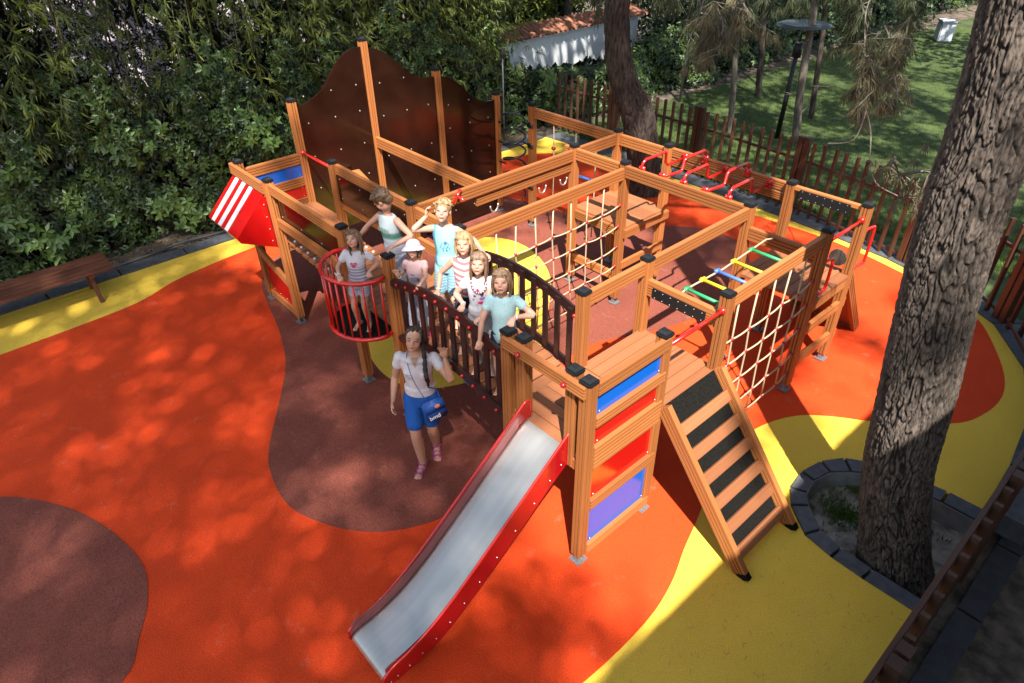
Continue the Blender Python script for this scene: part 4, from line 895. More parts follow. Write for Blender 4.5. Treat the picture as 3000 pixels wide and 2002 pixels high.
# shrubs hiding the far boundary behind the hedge
def shrub(c, r, n, lab, m='ivydark', cat='tree', name='broadleaf_tree', size=.16):
    t = thing(name, (c[0], c[1], -.03), lab, cat); tube('trunk', [(c[0], c[1], -.05), (c[0]+.1, c[1], c[2])], [.09, .05], M['bark2'], t, 8)
    cl_ = RNG.normal(0, 1, (26, 3)); cl_ = unit(cl_)*RNG.uniform(.3, 1, (26, 1))*np.array(r)+np.array(c); k = RNG.integers(0, 26, n)
    P = cl_[k]+RNG.normal(0, 1, (n, 3))*np.array(r)*.22; V, F = leaves('s', P, RNG.normal(0, 1, (n, 3))+np.array([.4, 0, -.3]), RNG.normal(0, .6, (n, 3))+np.array([.5, -.3, .8]), size, size*.5, .15)
    wobj('crown', np_mesh('crown', V, F), M[m], t)
shrub((-10.4, 14.5, 2.0), (1.6, 1.6, 1.9), 3800, 'dark evergreen tree behind the hedge right of the white outbuilding', 'ivy')
shrub((-11.5, 18.5, 2.4), (2.2, 2.4, 2.2), 3800, 'dark evergreen tree farther along behind the hedge', 'ivydark')
shrub((-9.5, 26, 2.0), (2.8, 3.6, 2.8), 3600, 'dark evergreen tree at the far end of the hedge', 'ivydark', size=.22)
shrub((-4.5, 33, 1.6), (4.5, 3.2, 3.0), 4200, 'dark trees closing the far end of the lawn', 'ivydark', size=.26)
shrub((-11.6, 9.5, 1.9), (.7, 2.9, .9), 9000, 'light green shrub rising behind the tiled roof', 'bamboo')
shrub((-10.3, 4.6, 1.3), (.6, 1.5, .7), 1500, 'bushy shrub between the bamboo and the white outbuilding', 'ivy')
# palm-like plants behind the right hand fence
def spiky(c, lab):
    n = 90; a = RNG.uniform(0, 6.28, n); P = np.tile(c, (n, 1))+RNG.normal(0, .06, (n, 3)); V, F = leaves('y', P, np.stack([np.cos(a), np.sin(a), RNG.uniform(.3, 1.6, n)], 1), np.tile([0, 0, 1.], (n, 1)), RNG.uniform(.3, .6, n), .03, .1)
    o = wobj('spiky_plant', np_mesh('spiky_plant', V, F), M['crown']); tag(o, lab, 'plant')
spiky((1.55, 7.0, .0), 'spiky strap leaved plant behind the right fence nearest the pine trunk'); spiky((2.0, 6.6, .0), 'spiky strap leaved plant behind the right fence at the photo edge')

def overhead(c, r, n, size, lab, trunk_at):  # unseen crowns added overhead to block sky light and darken what lies below
    t = thing('broadleaf_tree', (trunk_at[0], trunk_at[1], -.05), lab, 'tree'); tube('trunk', smoothpath([(trunk_at[0], trunk_at[1], -.1), (trunk_at[0], trunk_at[1], c[2]*.6), tuple(c)], 4), .12, M['bark2'], t, 10)
    P = np.array(c)+RNG.uniform(-1, 1, (n, 3))*np.array(r); V, F = leaves('o', P, RNG.normal(0, 1, (n, 3)), RNG.normal(0, .5, (n, 3))+np.array([0, 0, 1]), size, size*.6, .1); wobj('crown', np_mesh('crown', V, F), M['crown'], t)
for k, y in enumerate((-4.5, -1.0, 2.5, 6.0)): overhead((-9.9, y, 5.2), (1.8, 1.9, .7), (5200, 2600, 2600, 5200)[k], .24, 'unseen tree crown added to shade the hedge, %s from the left' % ('first', 'second', 'third', 'fourth')[k], (-12.4, y))
for k, (x, y) in enumerate(((-8.6, 11.0), (-7.4, 15.5), (-6.5, 20.5), (-2.5, 19.0))): overhead((x, y, 5.4), (2.6, 2.4, .7), 1700, .26, 'unseen tree crown added to shade the lawn edge, %s counting from the white outbuilding' % ('first', 'second', 'third', 'fourth')[k], (x-2.2 if x < -3 else 3.5, y))
# ------------------------------------------------------------------ unseen high canopy (above and behind the camera), clumps placed from a shade map to dapple the light
def shade(x, y):
    if x > 1.0: return 0 if y > -4 else .2
    if x < -7.9: return (.84 if y < .2 else .6) if y < 2.2 else (.5 if y < 8 else .5)
    if y > 7.2: return .42
    if y > 4.9: return .62 if x < -1.4 else .04
    if x < -4.6:
        if y > 3.6: return .55
        if y > .15: return .10
        return .93
    if x < -1.9:
        if y > 1.0: return .03
        return .70 if y > .1 else .93
    if x < -1.1: return .03 if y > .35 else .93
    if y > -.35: return .06
    if y > -1.2: return .86
    return .92 if x < .3 else .7
TR = [((2.9, -15.5), 'tall pine standing behind the viewer, right of the pair', 'tree'), ((-2.6, -14.2), 'tall pine standing behind the viewer, middle of the row', 'tree'), ((-9.6, -12.5), 'tall pine off to the left behind the hedge line', 'tree'), ((3.2, 9.5), 'tall pine standing right of the lawn beyond the fence', 'tree')]
roots = []
for (x, y), lab, c in TR:
    t = thing('pine_tree', (x, y, -.1), lab, c); tube('trunk', smoothpath([(x, y, -.2), (x+.2, y+.1, 6), (x, y+.2, 20)], 5), .2, M['bark2'], t, 12); roots.append([t, Vector((x, y, 20.0)), []])
roots.append([BIG, Vector((.2, 2.2, 9)), []]); roots.append([CT, path[-1], []]); roots.append([T3, P3[-1], []])
cells = []
rg = random.Random(3); step = .40; gx = -13.
while gx < 1.2:
    gy = -6.5
    while gy < 19:
        s = shade(gx, gy)
        if rg.random() < s:
            h = rg.uniform(19, 25) if gy < 7.5 else rg.uniform(9, 13); x = gx+rg.gauss(0, .09); y = gy+rg.gauss(0, .09); p = Vector((x, y, 0))+Vector((.55, -.44, 1))*h
            r_ = min(roots, key=lambda q: (q[1].xy-p.xy).length); r_[2].append(p)
        gy += step
    gx += step
for t, top, L_ in roots:
    if not L_: continue
    L_ = np.array([tuple(p) for p in L_]); n = 80; P = np.repeat(L_, n, 0)+RNG.normal(0, 1, (len(L_)*n, 3))*np.array([.21, .21, .12])
    k = len(P); V, F = leaves('c', P, RNG.normal(0, 1, (k, 3)), np.tile(np.array([.55, -.44, 1]), (k, 1))+RNG.normal(0, .7, (k, 3)), .17, .10, .1)
    wobj('crown', np_mesh('crown', V, F), M['crown'], t); bm = bmesh.new()
    for q in L_[RNG.integers(0, len(L_), 9)]:
        q = Vector(q); tube_bm(bm, smoothpath([top-Vector((0, 0, .8)), (top+q)/2+Vector((0, 0, -.2)), q], 4), [.06, .055, .05, .045, .04, .035, .03, .025, .02], 6)
    wobj('limb', bm, M['bark2'], t)
# ================================================================== people
def ell_bm(bm, c, r, rot=None, seg=20):
    Mx = Matrix.Translation(Vector(c)) @ (rot.to_4x4() if rot is not None else Matrix.Identity(4)) @ Matrix.Diagonal((r[0], r[1], r[2], 1))
    add_ellipsoid(bm, Mx, seg)
def limb_bm(bm, pts, rads, seg=14, k=4):
    """tapered round-ended limb through joints"""
    P = smoothpath(pts, k); R = smoothpath([Vector((r, 0, 0)) for r in rads], k); tube_bm(bm, P, [q.x for q in R], seg)
    ell_bm(bm, P[0], (R[0].x,)*3, None, 12); ell_bm(bm, P[-1], (R[-1].x,)*3, None, 12)
def loft_bm(bm, rows, L_, F_):
    """elliptical rings: (centre, half width, half depth)"""
    seg = 24; rings = []
    C = smoothpath([r[0] for r in rows], 4); W_ = smoothpath([Vector((r[1], r[2], 0)) for r in rows], 4)
    for c, w_ in zip(C, W_): rings.append([bm.verts.new(c+L_*math.cos(a)*w_.x+F_*math.sin(a)*w_.y) for a in [2*math.pi*j/seg for j in range(seg)]])
    for A, B in zip(rings, rings[1:]):
        for j in range(seg): bm.faces.new((A[j], A[(j+1) % seg], B[(j+1) % seg], B[j]))
    bm.faces.new(rings[0][::-1]); bm.faces.new(rings[-1])
def union(bm, voxel, smooth=2):
    bmesh.ops.recalc_face_normals(bm, faces=bm.faces); me = bpy.data.meshes.new('tmp'); bm.to_mesh(me); bm.free()
    o = bpy.data.objects.new('tmp', me); COL.objects.link(o); r = o.modifiers.new('r', 'REMESH'); r.mode = 'VOXEL'; r.voxel_size = voxel; r.use_smooth_shade = True
    s = o.modifiers.new('s', 'SMOOTH'); s.factor = .5; s.iterations = smooth
    dg = bpy.context.evaluated_depsgraph_get(); dg.update(); res = bpy.data.meshes.new_from_object(o.evaluated_get(dg)); bpy.data.objects.remove(o); bpy.data.meshes.remove(me); return res
def paint(me, fn):
    n = len(me.vertices); a = np.empty(n*3); me.vertices.foreach_get('co', a); a = a.reshape(-1, 3); c = fn(a)*.66; at_ = me.color_attributes.new('Col', 'FLOAT_COLOR', 'POINT')
    at_.data.foreach_set('color', np.concatenate([c, np.ones((n, 1))], 1).ravel())
SK = np.array([.58, .33, .235])
class Person:
    def __init__(s, label, pos, H, yaw_deg, child=True, lean=(0, 0), tw=None, skin=(.60, .36, .26), bulk=1., twist=0):
        s.pos = Vector(pos); s.H = H; a = math.radians(yaw_deg); s.F = Vector((math.cos(a), math.sin(a), 0)); s.L = Vector((-math.sin(a), math.cos(a), 0)); s.Z = Vector((0, 0, 1)); s.lean = lean; s.child = child
        s.skin = np.array(skin)*np.array([1.12, .98, .92]); s.bulk = bulk*(.93 if child else 1); s.label = label
        s.r = dict(hip=.485, waist=.585, chest=.68, sh=.775, shl=.092, neck=.80, headc=.905, hh=.159, thigh=.050, knee=.033, calf=.034, ank=.021, hipl=.047) if child else dict(hip=.52, waist=.615, chest=.72, sh=.808, shl=.099, neck=.845, headc=.925, hh=.138, thigh=.056, knee=.034, calf=.036, ank=.022, hipl=.052)
    def p(s, l, f_, u):  # fractions of the height; lean shears with height
        return s.pos+(s.L*(l+s.lean[0]*u)+s.F*(f_+s.lean[1]*u)+s.Z*u)*s.H
    def build(s, hands, poses, feet=None, head=(0, 0), hair=None, shirt=None, sleeve=.35, shorts=None, shorts_len=.5, extra=None, shoes=None, barefoot=True, neckline=0, hem=.50):
        H, r, b = s.H, s.r, s.bulk; vox = .0075 if H > 1.4 else .0062
        feet = feet or [s.p(-.055, .0, 0)-s.L*0, s.p(.055, .02, 0)]
        hipc = s.p(0, 0, r['hip']); body = bmesh.new()
        rows = [(s.p(0, 0, r['hip']-.035), .070*H*b, .062*H*b), (s.p(0, -.004, r['hip']+.02), .083*H*b, .064*H*b), (s.p(0, .0, r['waist']), .070*H*b, .056*H*b), (s.p(0, .004, r['chest']), .082*H*b, .060*H*b), (s.p(0, -.002, r['sh']-.03), .088*H*b, .052*H*b), (s.p(0, -.004, r['sh']+.012), .060*H*b, .038*H*b), (s.p(0, 0, r['neck']+.0), .028*H, .028*H)]
        loft_bm(body, rows, s.L, s.F)
        # head frame
        hp = s.p(0, .010, r['headc']); hy, hpch = math.radians(head[0]), -math.radians(head[1]); hz = Matrix.Rotation(hy, 3, 'Z'); hf = hz @ s.F; hl = hz @ s.L; R2 = Matrix.Rotation(hpch, 3, hl); hf = R2 @ hf; hu = R2 @ s.Z
        if len(head) > 2: R3 = Matrix.Rotation(math.radians(head[2]), 3, hf); hl = R3 @ hl; hu = R3 @ hu
        hr = Matrix((hl, hf, hu)).transposed(); hh = r['hh']*H; s.hr, s.hp, s.hh = hr, hp, hh
        hq = lambda l, f_, u: hp+(hl*l+hf*f_+hu*u)*hh
        limb_bm(body, [s.p(0, -.004, r['neck']-.03), s.p(0, 0, r['neck']+.015), hq(0, -.08, -.25)], [.032*H*(1 if s.child else .85), .027*H*(1 if s.child else .9), .028*H*(1 if s.child else .9)])
        ell_bm(body, hq(0, -.06, .12), (.345*hh, .42*hh, .37*hh), hr); ell_bm(body, hq(0, .07, -.16), (.275*hh, .29*hh, .30*hh), hr); ell_bm(body, hq(0, .23, -.375), (.11*hh, .10*hh, .085*hh), hr, 12)
        for k in (-1, 1): ell_bm(body, hq(.15*k, .20, -.12), (.13*hh, .12*hh, .14*hh), hr, 12); ell_bm(body, hq(.345*k, -.03, -.02), (.035*hh, .075*hh, .11*hh), hr, 10); ell_bm(body, hq(.13*k, .315, .09), (.10*hh, .05*hh, .045*hh), hr, 10)
        limb_bm(body, [hq(0, .34, .06), hq(0, .40, -.08)], [.030*hh, .055*hh], 10, 2); ell_bm(body, hq(0, .35, -.235), (.10*hh, .05*hh, .045*hh), hr, 12)
        # arms
        s.arm = []
        for k, (hd, ps) in enumerate(zip(hands, poses)):
            sg = -1 if k == 0 else 1; S = s.p(sg*r['shl']*b, -.004, r['sh']-.012); hd = Vector(hd); l1, l2 = (.155*H, .135*H) if s.child else (.165*H, .148*H); hand = .10*H if s.child else .105*H
            d = ps.get('dir'); d = Vector(d).normalized() if d is not None else None
            Wt = hd-(d*hand*.6 if d is not None else (hd-S).normalized()*hand*.55); v = Wt-S; D = min(v.length, (l1+l2)*.995); v.normalize(); Wt = S+v*D
            ca = max(-1, min(1, (l1*l1+D*D-l2*l2)/(2*l1*D))); pole = Vector(ps.get('pole', s.L*sg*.6-s.F*.5-s.Z*.5)); pole = (pole-v*pole.dot(v)).normalized(); E_ = S+v*l1*ca+pole*l1*math.sqrt(1-ca*ca)
            limb_bm(body, [S, S.lerp(E_, .5), E_, E_.lerp(Wt, .35), Wt], [.030*H*b, .026*H*b, .0215*H*b, .0225*H*b, .0135*H], 12, 3)
            d = d or (Wt-E_).normalized(); n_ = Vector(ps.get('n', -s.Z)); n_ = (n_-d*n_.dot(d)).normalized(); sd = d.cross(n_)  # side axis
            pc = Wt+d*hand*.24; hm = Matrix((sd, d, n_)).transposed(); ell_bm(body, pc, (hand*.215, hand*.29, hand*.115), hm, 14)
            curl = ps.get('curl', .5); fl = [.40, .46, .43, .34]; fr = max(.0062, hand*.050); spread = ps.get('spread', .12)
            for j in range(4):
                o = (j-1.5)*.115*hand; st = Wt+d*hand*.42+sd*o; a = 0; pts = [st-d*hand*.12, st]; dd = (d+sd*(j-1.5)*spread).normalized()
                for q in range(3):
                    a += curl*(.8 if q == 0 else 1); pts.append(pts[-1]+(dd*math.cos(a)+n_*math.sin(a))*fl[j]*hand/3)
                limb_bm(body, pts, [fr*1.1]*3+[fr, fr*.85], 8, 1)
            ts = -sg if ps.get('flip') is None else sg
            tb = Wt+d*hand*.12+sd*ts*hand*.15; limb_bm(body, [tb, tb+(sd*ts*.8+d*.6+n_*.3).normalized()*hand*.17, tb+(sd*ts*.5+d*1+n_*.5).normalized()*hand*.33], [fr*1.35, fr*1.15, fr*.9], 8, 1)
            s.arm.append((S, E_, Wt, d, n_))
        # legs
        s.leg = []
        for k, ft in enumerate(feet):
            sg = -1 if k == 0 else 1; ft = Vector(ft); Hp = s.p(sg*r['hipl'], 0, r['hip']-.01); An = ft+s.Z*.042*H; l1 = l2 = (r['hip']-.045)*H*.5+.006*H; v = An-Hp; D = min(v.length, (l1+l2)*.999); v.normalize(); ca = min(1, D/(2*l1)); pole = (s.F-v*s.F.dot(v)).normalized(); Kn = Hp+v*l1*ca+pole*l1*math.sqrt(max(0, 1-ca*ca))
            limb_bm(body, [Hp, Hp.lerp(Kn, .5), Kn, Kn.lerp(An, .35)-s.F*.006*H, An], [r['thigh']*H*b, r['thigh']*H*.84*b, r['knee']*H*b, r['calf']*H*b, r['ank']*H], 14, 3)
            fd = (s.F+s.L*sg*.18).normalized(); fl_ = .145*H*(1 if not s.child else 1.0); c0 = An-s.Z*.024*H; limb_bm(body, [c0-fd*fl_*.22, c0+fd*fl_*.12+s.Z*.004*H, c0+fd*fl_*.5-s.Z*.006*H, c0+fd*fl_*.66-s.Z*.008*H], [.020*H, .021*H, .018*H, .012*H], 12, 3)
            sdf = fd.cross(s.Z)
            for j in range(5): limb_bm(body, [c0+fd*fl_*.60+sdf*(j-2)*.0085*H-s.Z*.008*H, c0+fd*fl_*(.76-.02*abs(j-2+sg))+sdf*(j-2)*.0095*H-s.Z*.011*H], [.0062*H, .0052*H], 8, 1)
            s.leg.append((Hp, Kn, An, fd, c0))
        me = union(body, vox, 2)
        HRi = np.array(hr.inverted()); hpn = np.array(hp); skin = s.skin
        def face(a):
            q = (a-hpn) @ HRi.T/hh; l, f_, u = q[:, 0], q[:, 1], q[:, 2]; c = np.tile(skin, (len(a), 1)); fr_ = (f_ > .12) & (np.abs(l) < .4) & (u < .45) & (u > -.5)
            def mixm(w_, col): w_ = (w_*fr_)[:, None]; c[:] = c*(1-w_)+np.array(col)*w_
            g = lambda cl, cu, sl_, su: np.clip(1.6-1.6*(((np.abs(l)-cl)/sl_)**2+((u-cu)/su)**2), 0, 1)
            mixm(g(.20, -.13, .15, .13)*.35, skin*np.array([1.08, .72, .68])); mixm(g(0, -.235, .12, .045), skin*np.array([.95, .48, .46])); mixm(g(0, -.232, .10, .010), (.13, .04, .035))
            mixm(g(.15, .015, .088, .040), (.16, .085, .06)); mixm(g(.15, .012, .062, .026)*.85, (.52, .47, .44)); mixm(g(.15, .012, .027, .027), (.03, .02, .015)); mixm(g(.155, .125, .105, .022)*.8, s.brow)
            return c
        s.brow = hair['col'] if hair else (.1, .06, .04); s.brow = tuple(np.array(s.brow)*.6); paint(me, face)
        body_o = wobj('person', me, M['skin'], None, True); tag(body_o, s.label, 'person'); s.o = body_o
        # ---- clothing
        def cloth(name, bm, fn, v=None, mt='col', sm=3):
            m_ = union(bm, v or vox, sm); paint(m_, fn); return wobj(name, m_, M[mt], body_o, True)
        Fn, Ln, Pn = np.array(s.F), np.array(s.L), np.array(s.pos)
        def local(a): d = (a-Pn)/H; u = d[:, 2]; return d @ Ln-s.lean[0]*u, d @ Fn-s.lean[1]*u, u
        g_ = .0075+.003*H
        if shirt is not None:
            bm = bmesh.new(); rw = [(s.p(0, 0, hem), rows[1][1]+g_*1.3, rows[1][2]+g_*1.3), (s.p(0, 0, hem+.05), rows[1][1]+g_*1.1, rows[1][2]+g_*1.1), (s.p(0, 0, r['waist']), rows[2][1]+g_*1.3, rows[2][2]+g_*1.3), (s.p(0, .004, r['chest']), rows[3][1]+g_, rows[3][2]+g_), (s.p(0, -.002, r['sh']-.03), rows[4][1]+g_*.8, rows[4][2]+g_), (s.p(0, -.004, r['sh']+.010), rows[5][1]+g_, rows[5][2]+g_), (s.p(0, -.004-neckline*.2, r['sh']+.022-neckline*.01), .030*H, .030*H)]
            loft_bm(bm, rw, s.L, s.F)
            if not s.child:
                for k in (-1, 1): ell_bm(bm, s.p(k*.042, .040, r['chest']-.005), (.040*H, .032*H, .036*H), None, 16)
            for k in range(2):
                S, E_ = s.arm[k][:2]; 
                if sleeve > 0:
                    e2 = S.lerp(E_, sleeve); limb_bm(bm, [S, S.lerp(e2, .6), e2], [.0295*H*b+g_*.55, .0270*H*b+g_*.75, .0255*H*b+g_*1.15], 14, 3)
                elif sleeve == 0: ell_bm(bm, S-s.L*(-1 if k == 0 else 1)*.012*H, (.026*H*b+g_*.5,)*3, None, 14)
            cloth('shirt', bm, lambda a: shirt(*local(a)))
        if shorts is not None:
            bm = bmesh.new(); loft_bm(bm, [(s.p(0, 0, r['hip']-.045), rows[0][1]+g_, rows[0][2]+g_), (s.p(0, 0, r['hip']+.015), rows[1][1]+g_, rows[1][2]+g_), (s.p(0, 0, r['hip']+.055), rows[1][1]+g_*.2, rows[1][2]+g_*.5)], s.L, s.F)
            for Hp, Kn, An, fd, c0 in s.leg:
                e2 = Hp.lerp(Kn, shorts_len); limb_bm(bm, [Hp, Hp.lerp(e2, .5), e2], [r['thigh']*H*b+g_*.4, r['thigh']*H*.90*b+g_*.9, r['thigh']*H*(.86-.14*shorts_len)*b+g_*1.4], 14, 3)
            cloth('shorts', bm, lambda a: shorts(*local(a)))
        if shoes is not None:
            for k, (Hp, Kn, An, fd, c0) in enumerate(s.leg):
                bm = bmesh.new(); fl_ = .145*H; sdf = fd.cross(s.Z); sh = s.L*0
                for j in range(9):
                    t_ = -.25+j*.118; w_ = .024 if j > 4 else .019
                    ell_bm(bm, c0+fd*fl_*t_-s.Z*.0175*H, (.030*H, .030*H, .006*H), None, 12)
                for t_ in (.12, .34, .58): tube_bm(bm, [c0+fd*fl_*t_+sdf*math.cos(a)*.026*H+s.Z*(math.sin(a)*.026*H-.012*H+.002*H) for a in [math.pi*q/8 for q in range(9)]], .0052*H, 6)
                tube_bm(bm, [An-fd*.0*H+sdf*math.cos(a)*.026*H+fd*math.sin(a)*.026*H for a in [2*math.pi*q/12 for q in range(12)]], .0045*H, 6, True)
                cloth('sandal', bm, lambda a: np.tile(shoes, (len(a), 1)), .005, 'col', 1)
        # ---- hair
        if hair:
            hrg = random.Random(int(H*1000)); bm = bmesh.new(); st = hair['style']; vol = hair.get('vol', .96)
            ell_bm(bm, hq(0, -.085-(.06 if st == 'tied' else 0), .165), (.395*hh*vol, .445*hh*vol, .385*hh), hr, 24)
            if hair.get('fringe', 1):
                for l in (-.26, -.17, -.09, 0, .08, .17, .26): limb_bm(bm, [hq(l*.6, .12, .45), hq(l*1.0, .27, .35), hq(l*1.15+hrg.uniform(-.03, .03), .335-abs(l)*.3, hair.get('fl', .20)+hrg.uniform(-.03, .05))], [.085*hh, .055*hh, .022*hh], 8, 2)
            if st in ('long', 'bob', 'tied'):
                dn = {'long': -.85, 'bob': -.52, 'tied': -.10}[st]
                for k in (-1, 1):
                    for f_, w_ in ((.10, .05), (.04, .06), (-.03, .075), (-.12, .08), (-.20, .08)):
                        j1, j2, j3 = hrg.uniform(-.05, .05), hrg.uniform(-.07, .07), hrg.uniform(.82, 1.12); limb_bm(bm, [hq(.24*k, f_*.6, .38), hq((.345+j1*.3)*k, f_, .08), hq((.36+j1)*k, f_-.05+j2, dn*.5), hq((.30+j2)*k, f_+j1, dn*j3)], [.09*hh, w_*hh, w_*hh*.85, w_*hh*.32], 8, 3)
                if st != 'tied':
                    for l in (-.24, -.12, 0, .12, .24): limb_bm(bm, [hq(l, -.38, .2), hq(l*1.1, -.44+abs(l)*.4, -.15), hq(l*1.1+hrg.uniform(-.04, .04), -.38, dn*hrg.uniform(.9, 1.1))], [.14*hh, .13*hh, .05*hh], 10, 3)
                else: ell_bm(bm, hq(0, -.28, -.12), (.27*hh, .22*hh, .22*hh), hr, 14)
            if st == 'short':
                ell_bm(bm, hq(0, -.27, -.08), (.31*hh, .20*hh, .24*hh), hr, 16)
                rg_ = random.Random(4)
                for _ in range(46):
                    a_ = rg_.uniform(0, 6.28); e_ = rg_.uniform(.15, 1.35); d0 = Vector((math.cos(a_)*math.cos(e_), math.sin(a_)*math.cos(e_), math.sin(e_))); 
                    if d0.y > .5 and d0.z < .45: continue
                    q0 = hq(d0.x*.37, -.08+d0.y*.42, .17+d0.z*.37); tw_ = Vector((rg_.gauss(0, .3), .5, rg_.gauss(0, .2))); q1 = q0+(hr @ (d0*.6+tw_*hair.get('curl', .4)))*.10*hh; limb_bm(bm, [q0, q1], [.055*hh, .03*hh], 8, 1)
            for _ in range(60):
                a_ = hrg.uniform(0, 6.28); e_ = hrg.uniform(.1, 1.2); fr0 = math.sin(a_)
                if fr0 > .55 and e_ < .7: continue
                P_ = [hq(math.cos(a_)*math.cos(e_+t_)*.40*vol, -.085+math.sin(a_)*math.cos(e_+t_)*.45*vol, .165+math.sin(e_+t_)*.39*vol) for t_ in (.35, .1, -.15)]; limb_bm(bm, P_, [.018*hh, .034*hh, .016*hh], 6, 1)
            m_ = union(bm, .0050 if s.child else .0055, 1); c1 = np.array(hair['col'])*np.array([1.45, 1.32, 1.15]); rgc = np.random.default_rng(3)
            def hp_(a):
                q = (a-hpn) @ HRi.T/hh; ang = np.arctan2(q[:, 0], q[:, 1]+.6); sx_ = np.sin(ang*37+q[:, 2]*3)*.5+np.sin(ang*83+1.7)*.35; return c1*(1+.38*sx_[:, None])*(1+.0*q[:, 2:3])
            paint(m_, hp_); wobj('hair', m_, M['hair'], body_o, True)
        if extra: extra(s, hq, cloth, body_o, local)
        return s
def solid(c): c = np.array(c); return lambda l, f_, u: np.tile(c, (len(l), 1))
def lay(c, mask, col): m_ = np.clip(mask, 0, 1)[:, None]; return c*(1-m_)+np.array(col)*m_
def soft(x, w_=.004): return np.clip(.5+x/w_/2, 0, 1)
def blob(l, u, cl, cu, rl, ru, w_=.25): return np.clip((1-((l-cl)/rl)**2-((u-cu)/ru)**2)/w_, 0, 1)
def band(o_, arm, col, name='wristband', w_=.012):
    S, E_, Wt, d, n_ = arm; v = (Wt-E_).normalized(); c = Wt-v*.012; a = v.cross(Vector((0, 0, 1))).normalized(); b = v.cross(a)
    bm = bmesh.new(); r = .0175; tube_bm(bm, [c+(a*math.cos(t)+b*math.sin(t))*r for t in [2*math.pi*k/14 for k in range(14)]], .0055, 6, True); wobj(name, bm, M[col], o_, True)
WHITE = (.74, .72, .76)
# --- woman
def sh_w(l, f_, u):
    c = np.tile((.80, .73, .77), (len(l), 1)); v = (f_ > .0)*soft(.024-np.abs(l)*1.0-(.822-u)*.42, .006)*(u > .765); c = lay(c, v, (.55, .33, .25))
    c = lay(c, (f_ > 0)*((blob(l, u, -.045, .722, .024, .0035)+blob(l, u, -.048, .712, .018, .0030)+blob(l, u, .048, .742, .010, .004))), (.25, .22, .30)); return c
def ex_w(s, hq, cloth, o_, local):
    H = s.H; bm = bmesh.new(); P = smoothpath([hq(.20, -.35, -.05), hq(.42, -.15, -.45), s.p(.055, .045, .80), s.p(.062, .085, .745), s.p(.072, .098, .70)], 5); n = len(P)
    for i, q in enumerate(P):
        for k in (-1, 1): ell_bm(bm, q+s.L*k*.008*math.cos(i*1.2)+s.F*.006*math.sin(i*1.2), (.017, .017, .020), None, 8)
    ell_bm(bm, P[-1]-s.Z*.03, (.013, .013, .035), None, 8); cloth('braid', bm, lambda a: np.tile((.018, .013, .012), (len(a), 1)), .006, 'hair', 1)
    tube('lanyard', smoothpath([hq(-.25, -.25, -.55), s.p(-.045, .045, .80), s.p(-.012, .098, .72), s.p(.022, .095, .62), s.p(.06, .098, .54)], 6), .0035, M['lanyard'], o_, 6)
    band(o_, s.arm[0], 'galv', 'bracelet')
M['lanyard'] = mat('lanyard_blue', (.05, .12, .40), rough=.7)
F0 = -39
wm = Person('woman in white shirt and blue shorts standing on the rubber floor and waving', (-1.775, -.215, 0), 1.53, F0-6, child=False, bulk=.98, skin=(.62, .37, .26), lean=(.0, .0))
W_ = wm
wm.build([wm.pos-wm.L*.26+wm.F*.09+wm.Z*.70, wm.pos+wm.L*.265+wm.F*.12+wm.Z*1.40],
         [dict(n=wm.L, curl=.30, pole=-wm.L*.3-wm.F*1), dict(dir=wm.Z*1+wm.F*.12-wm.L*.05, n=wm.F, curl=.14, spread=.16, pole=wm.L*.1-wm.Z*1+wm.F*.05, flip=None)],
         feet=[wm.pos-wm.L*.035+wm.F*.12, wm.pos+wm.L*.06-wm.F*.12], head=(5, 20, -8), hair=dict(style='tied', col=(.022, .014, .011), fringe=0, vol=.97), shirt=sh_w, sleeve=.36, shorts=solid((.022, .13, .52)), shorts_len=.70, hem=.555, shoes=(.55, .08, .33), extra=ex_w, neckline=1)
# belt bag
bc = wm.pos+wm.L*.135+wm.F*.12+wm.Z*.735; Rb = Matrix((wm.L, wm.F, wm.Z)).transposed() @ Matrix.Rotation(math.radians(-14), 3, 'Y') @ Matrix.Rotation(math.radians(-28), 3, 'Z')
bag = thing('shoulder_bag', tuple(bc-Vector((0, 0, .11))), 'blue shoulder bag with small printed logo hanging at the woman\'s hip', 'bag')
M['bag'] = mat('bag_blue', (.016, .095, .42), rough=.55, noise_amt=.2, noise_scale=20, bump=.4, bump_scale=20)
bm = bmesh.new(); box_bm(bm, tuple(bc), (.20, .06, .215), Rb); bmesh.ops.bevel(bm, geom=bm.edges[:], offset=.018, segments=3, affect='EDGES'); wobj('pouch', bm, M['bag'], bag, True)
bm = bmesh.new(); box_bm(bm, tuple(bc+Rb @ Vector((0, .033, .045))), (.19, .012, .10), Rb); bmesh.ops.bevel(bm, geom=bm.edges[:], offset=.005, segments=2, affect='EDGES'); wobj('flap', bm, M['bag'], bag, True)
M['print'] = mat('print_white', (.75, .75, .8), rough=.6); M['printo'] = mat('print_orange', (.7, .25, .12), rough=.6)
def text(name, s, size, mtx, m, parent):
    cu = bpy.data.curves.new(name, 'FONT'); cu.body = s; cu.size = size; cu.align_x = 'CENTER'; cu.align_y = 'CENTER'; cu.extrude = .0006; cu.offset = .0008
    o = bpy.data.objects.new('tmp', cu); COL.objects.link(o); dg = bpy.context.evaluated_depsgraph_get(); dg.update(); me = bpy.data.meshes.new_from_object(o.evaluated_get(dg)); bpy.data.objects.remove(o); return obj(name, me, m, parent, mtx)
def face_mtx(c, R, off): # text plane: x along -L (reads left to right for a viewer in front), y up, z towards front
    X_ = R @ Vector((-1, 0, 0)); Y_ = R @ Vector((0, 0, 1)); Z_ = R @ Vector((0, 1, 0)); p = c+R @ Vector(off); return Matrix(((X_.x, Y_.x, Z_.x, p.x), (X_.y, Y_.y, Z_.y, p.y), (X_.z, Y_.z, Z_.z, p.z), (0, 0, 0, 1)))
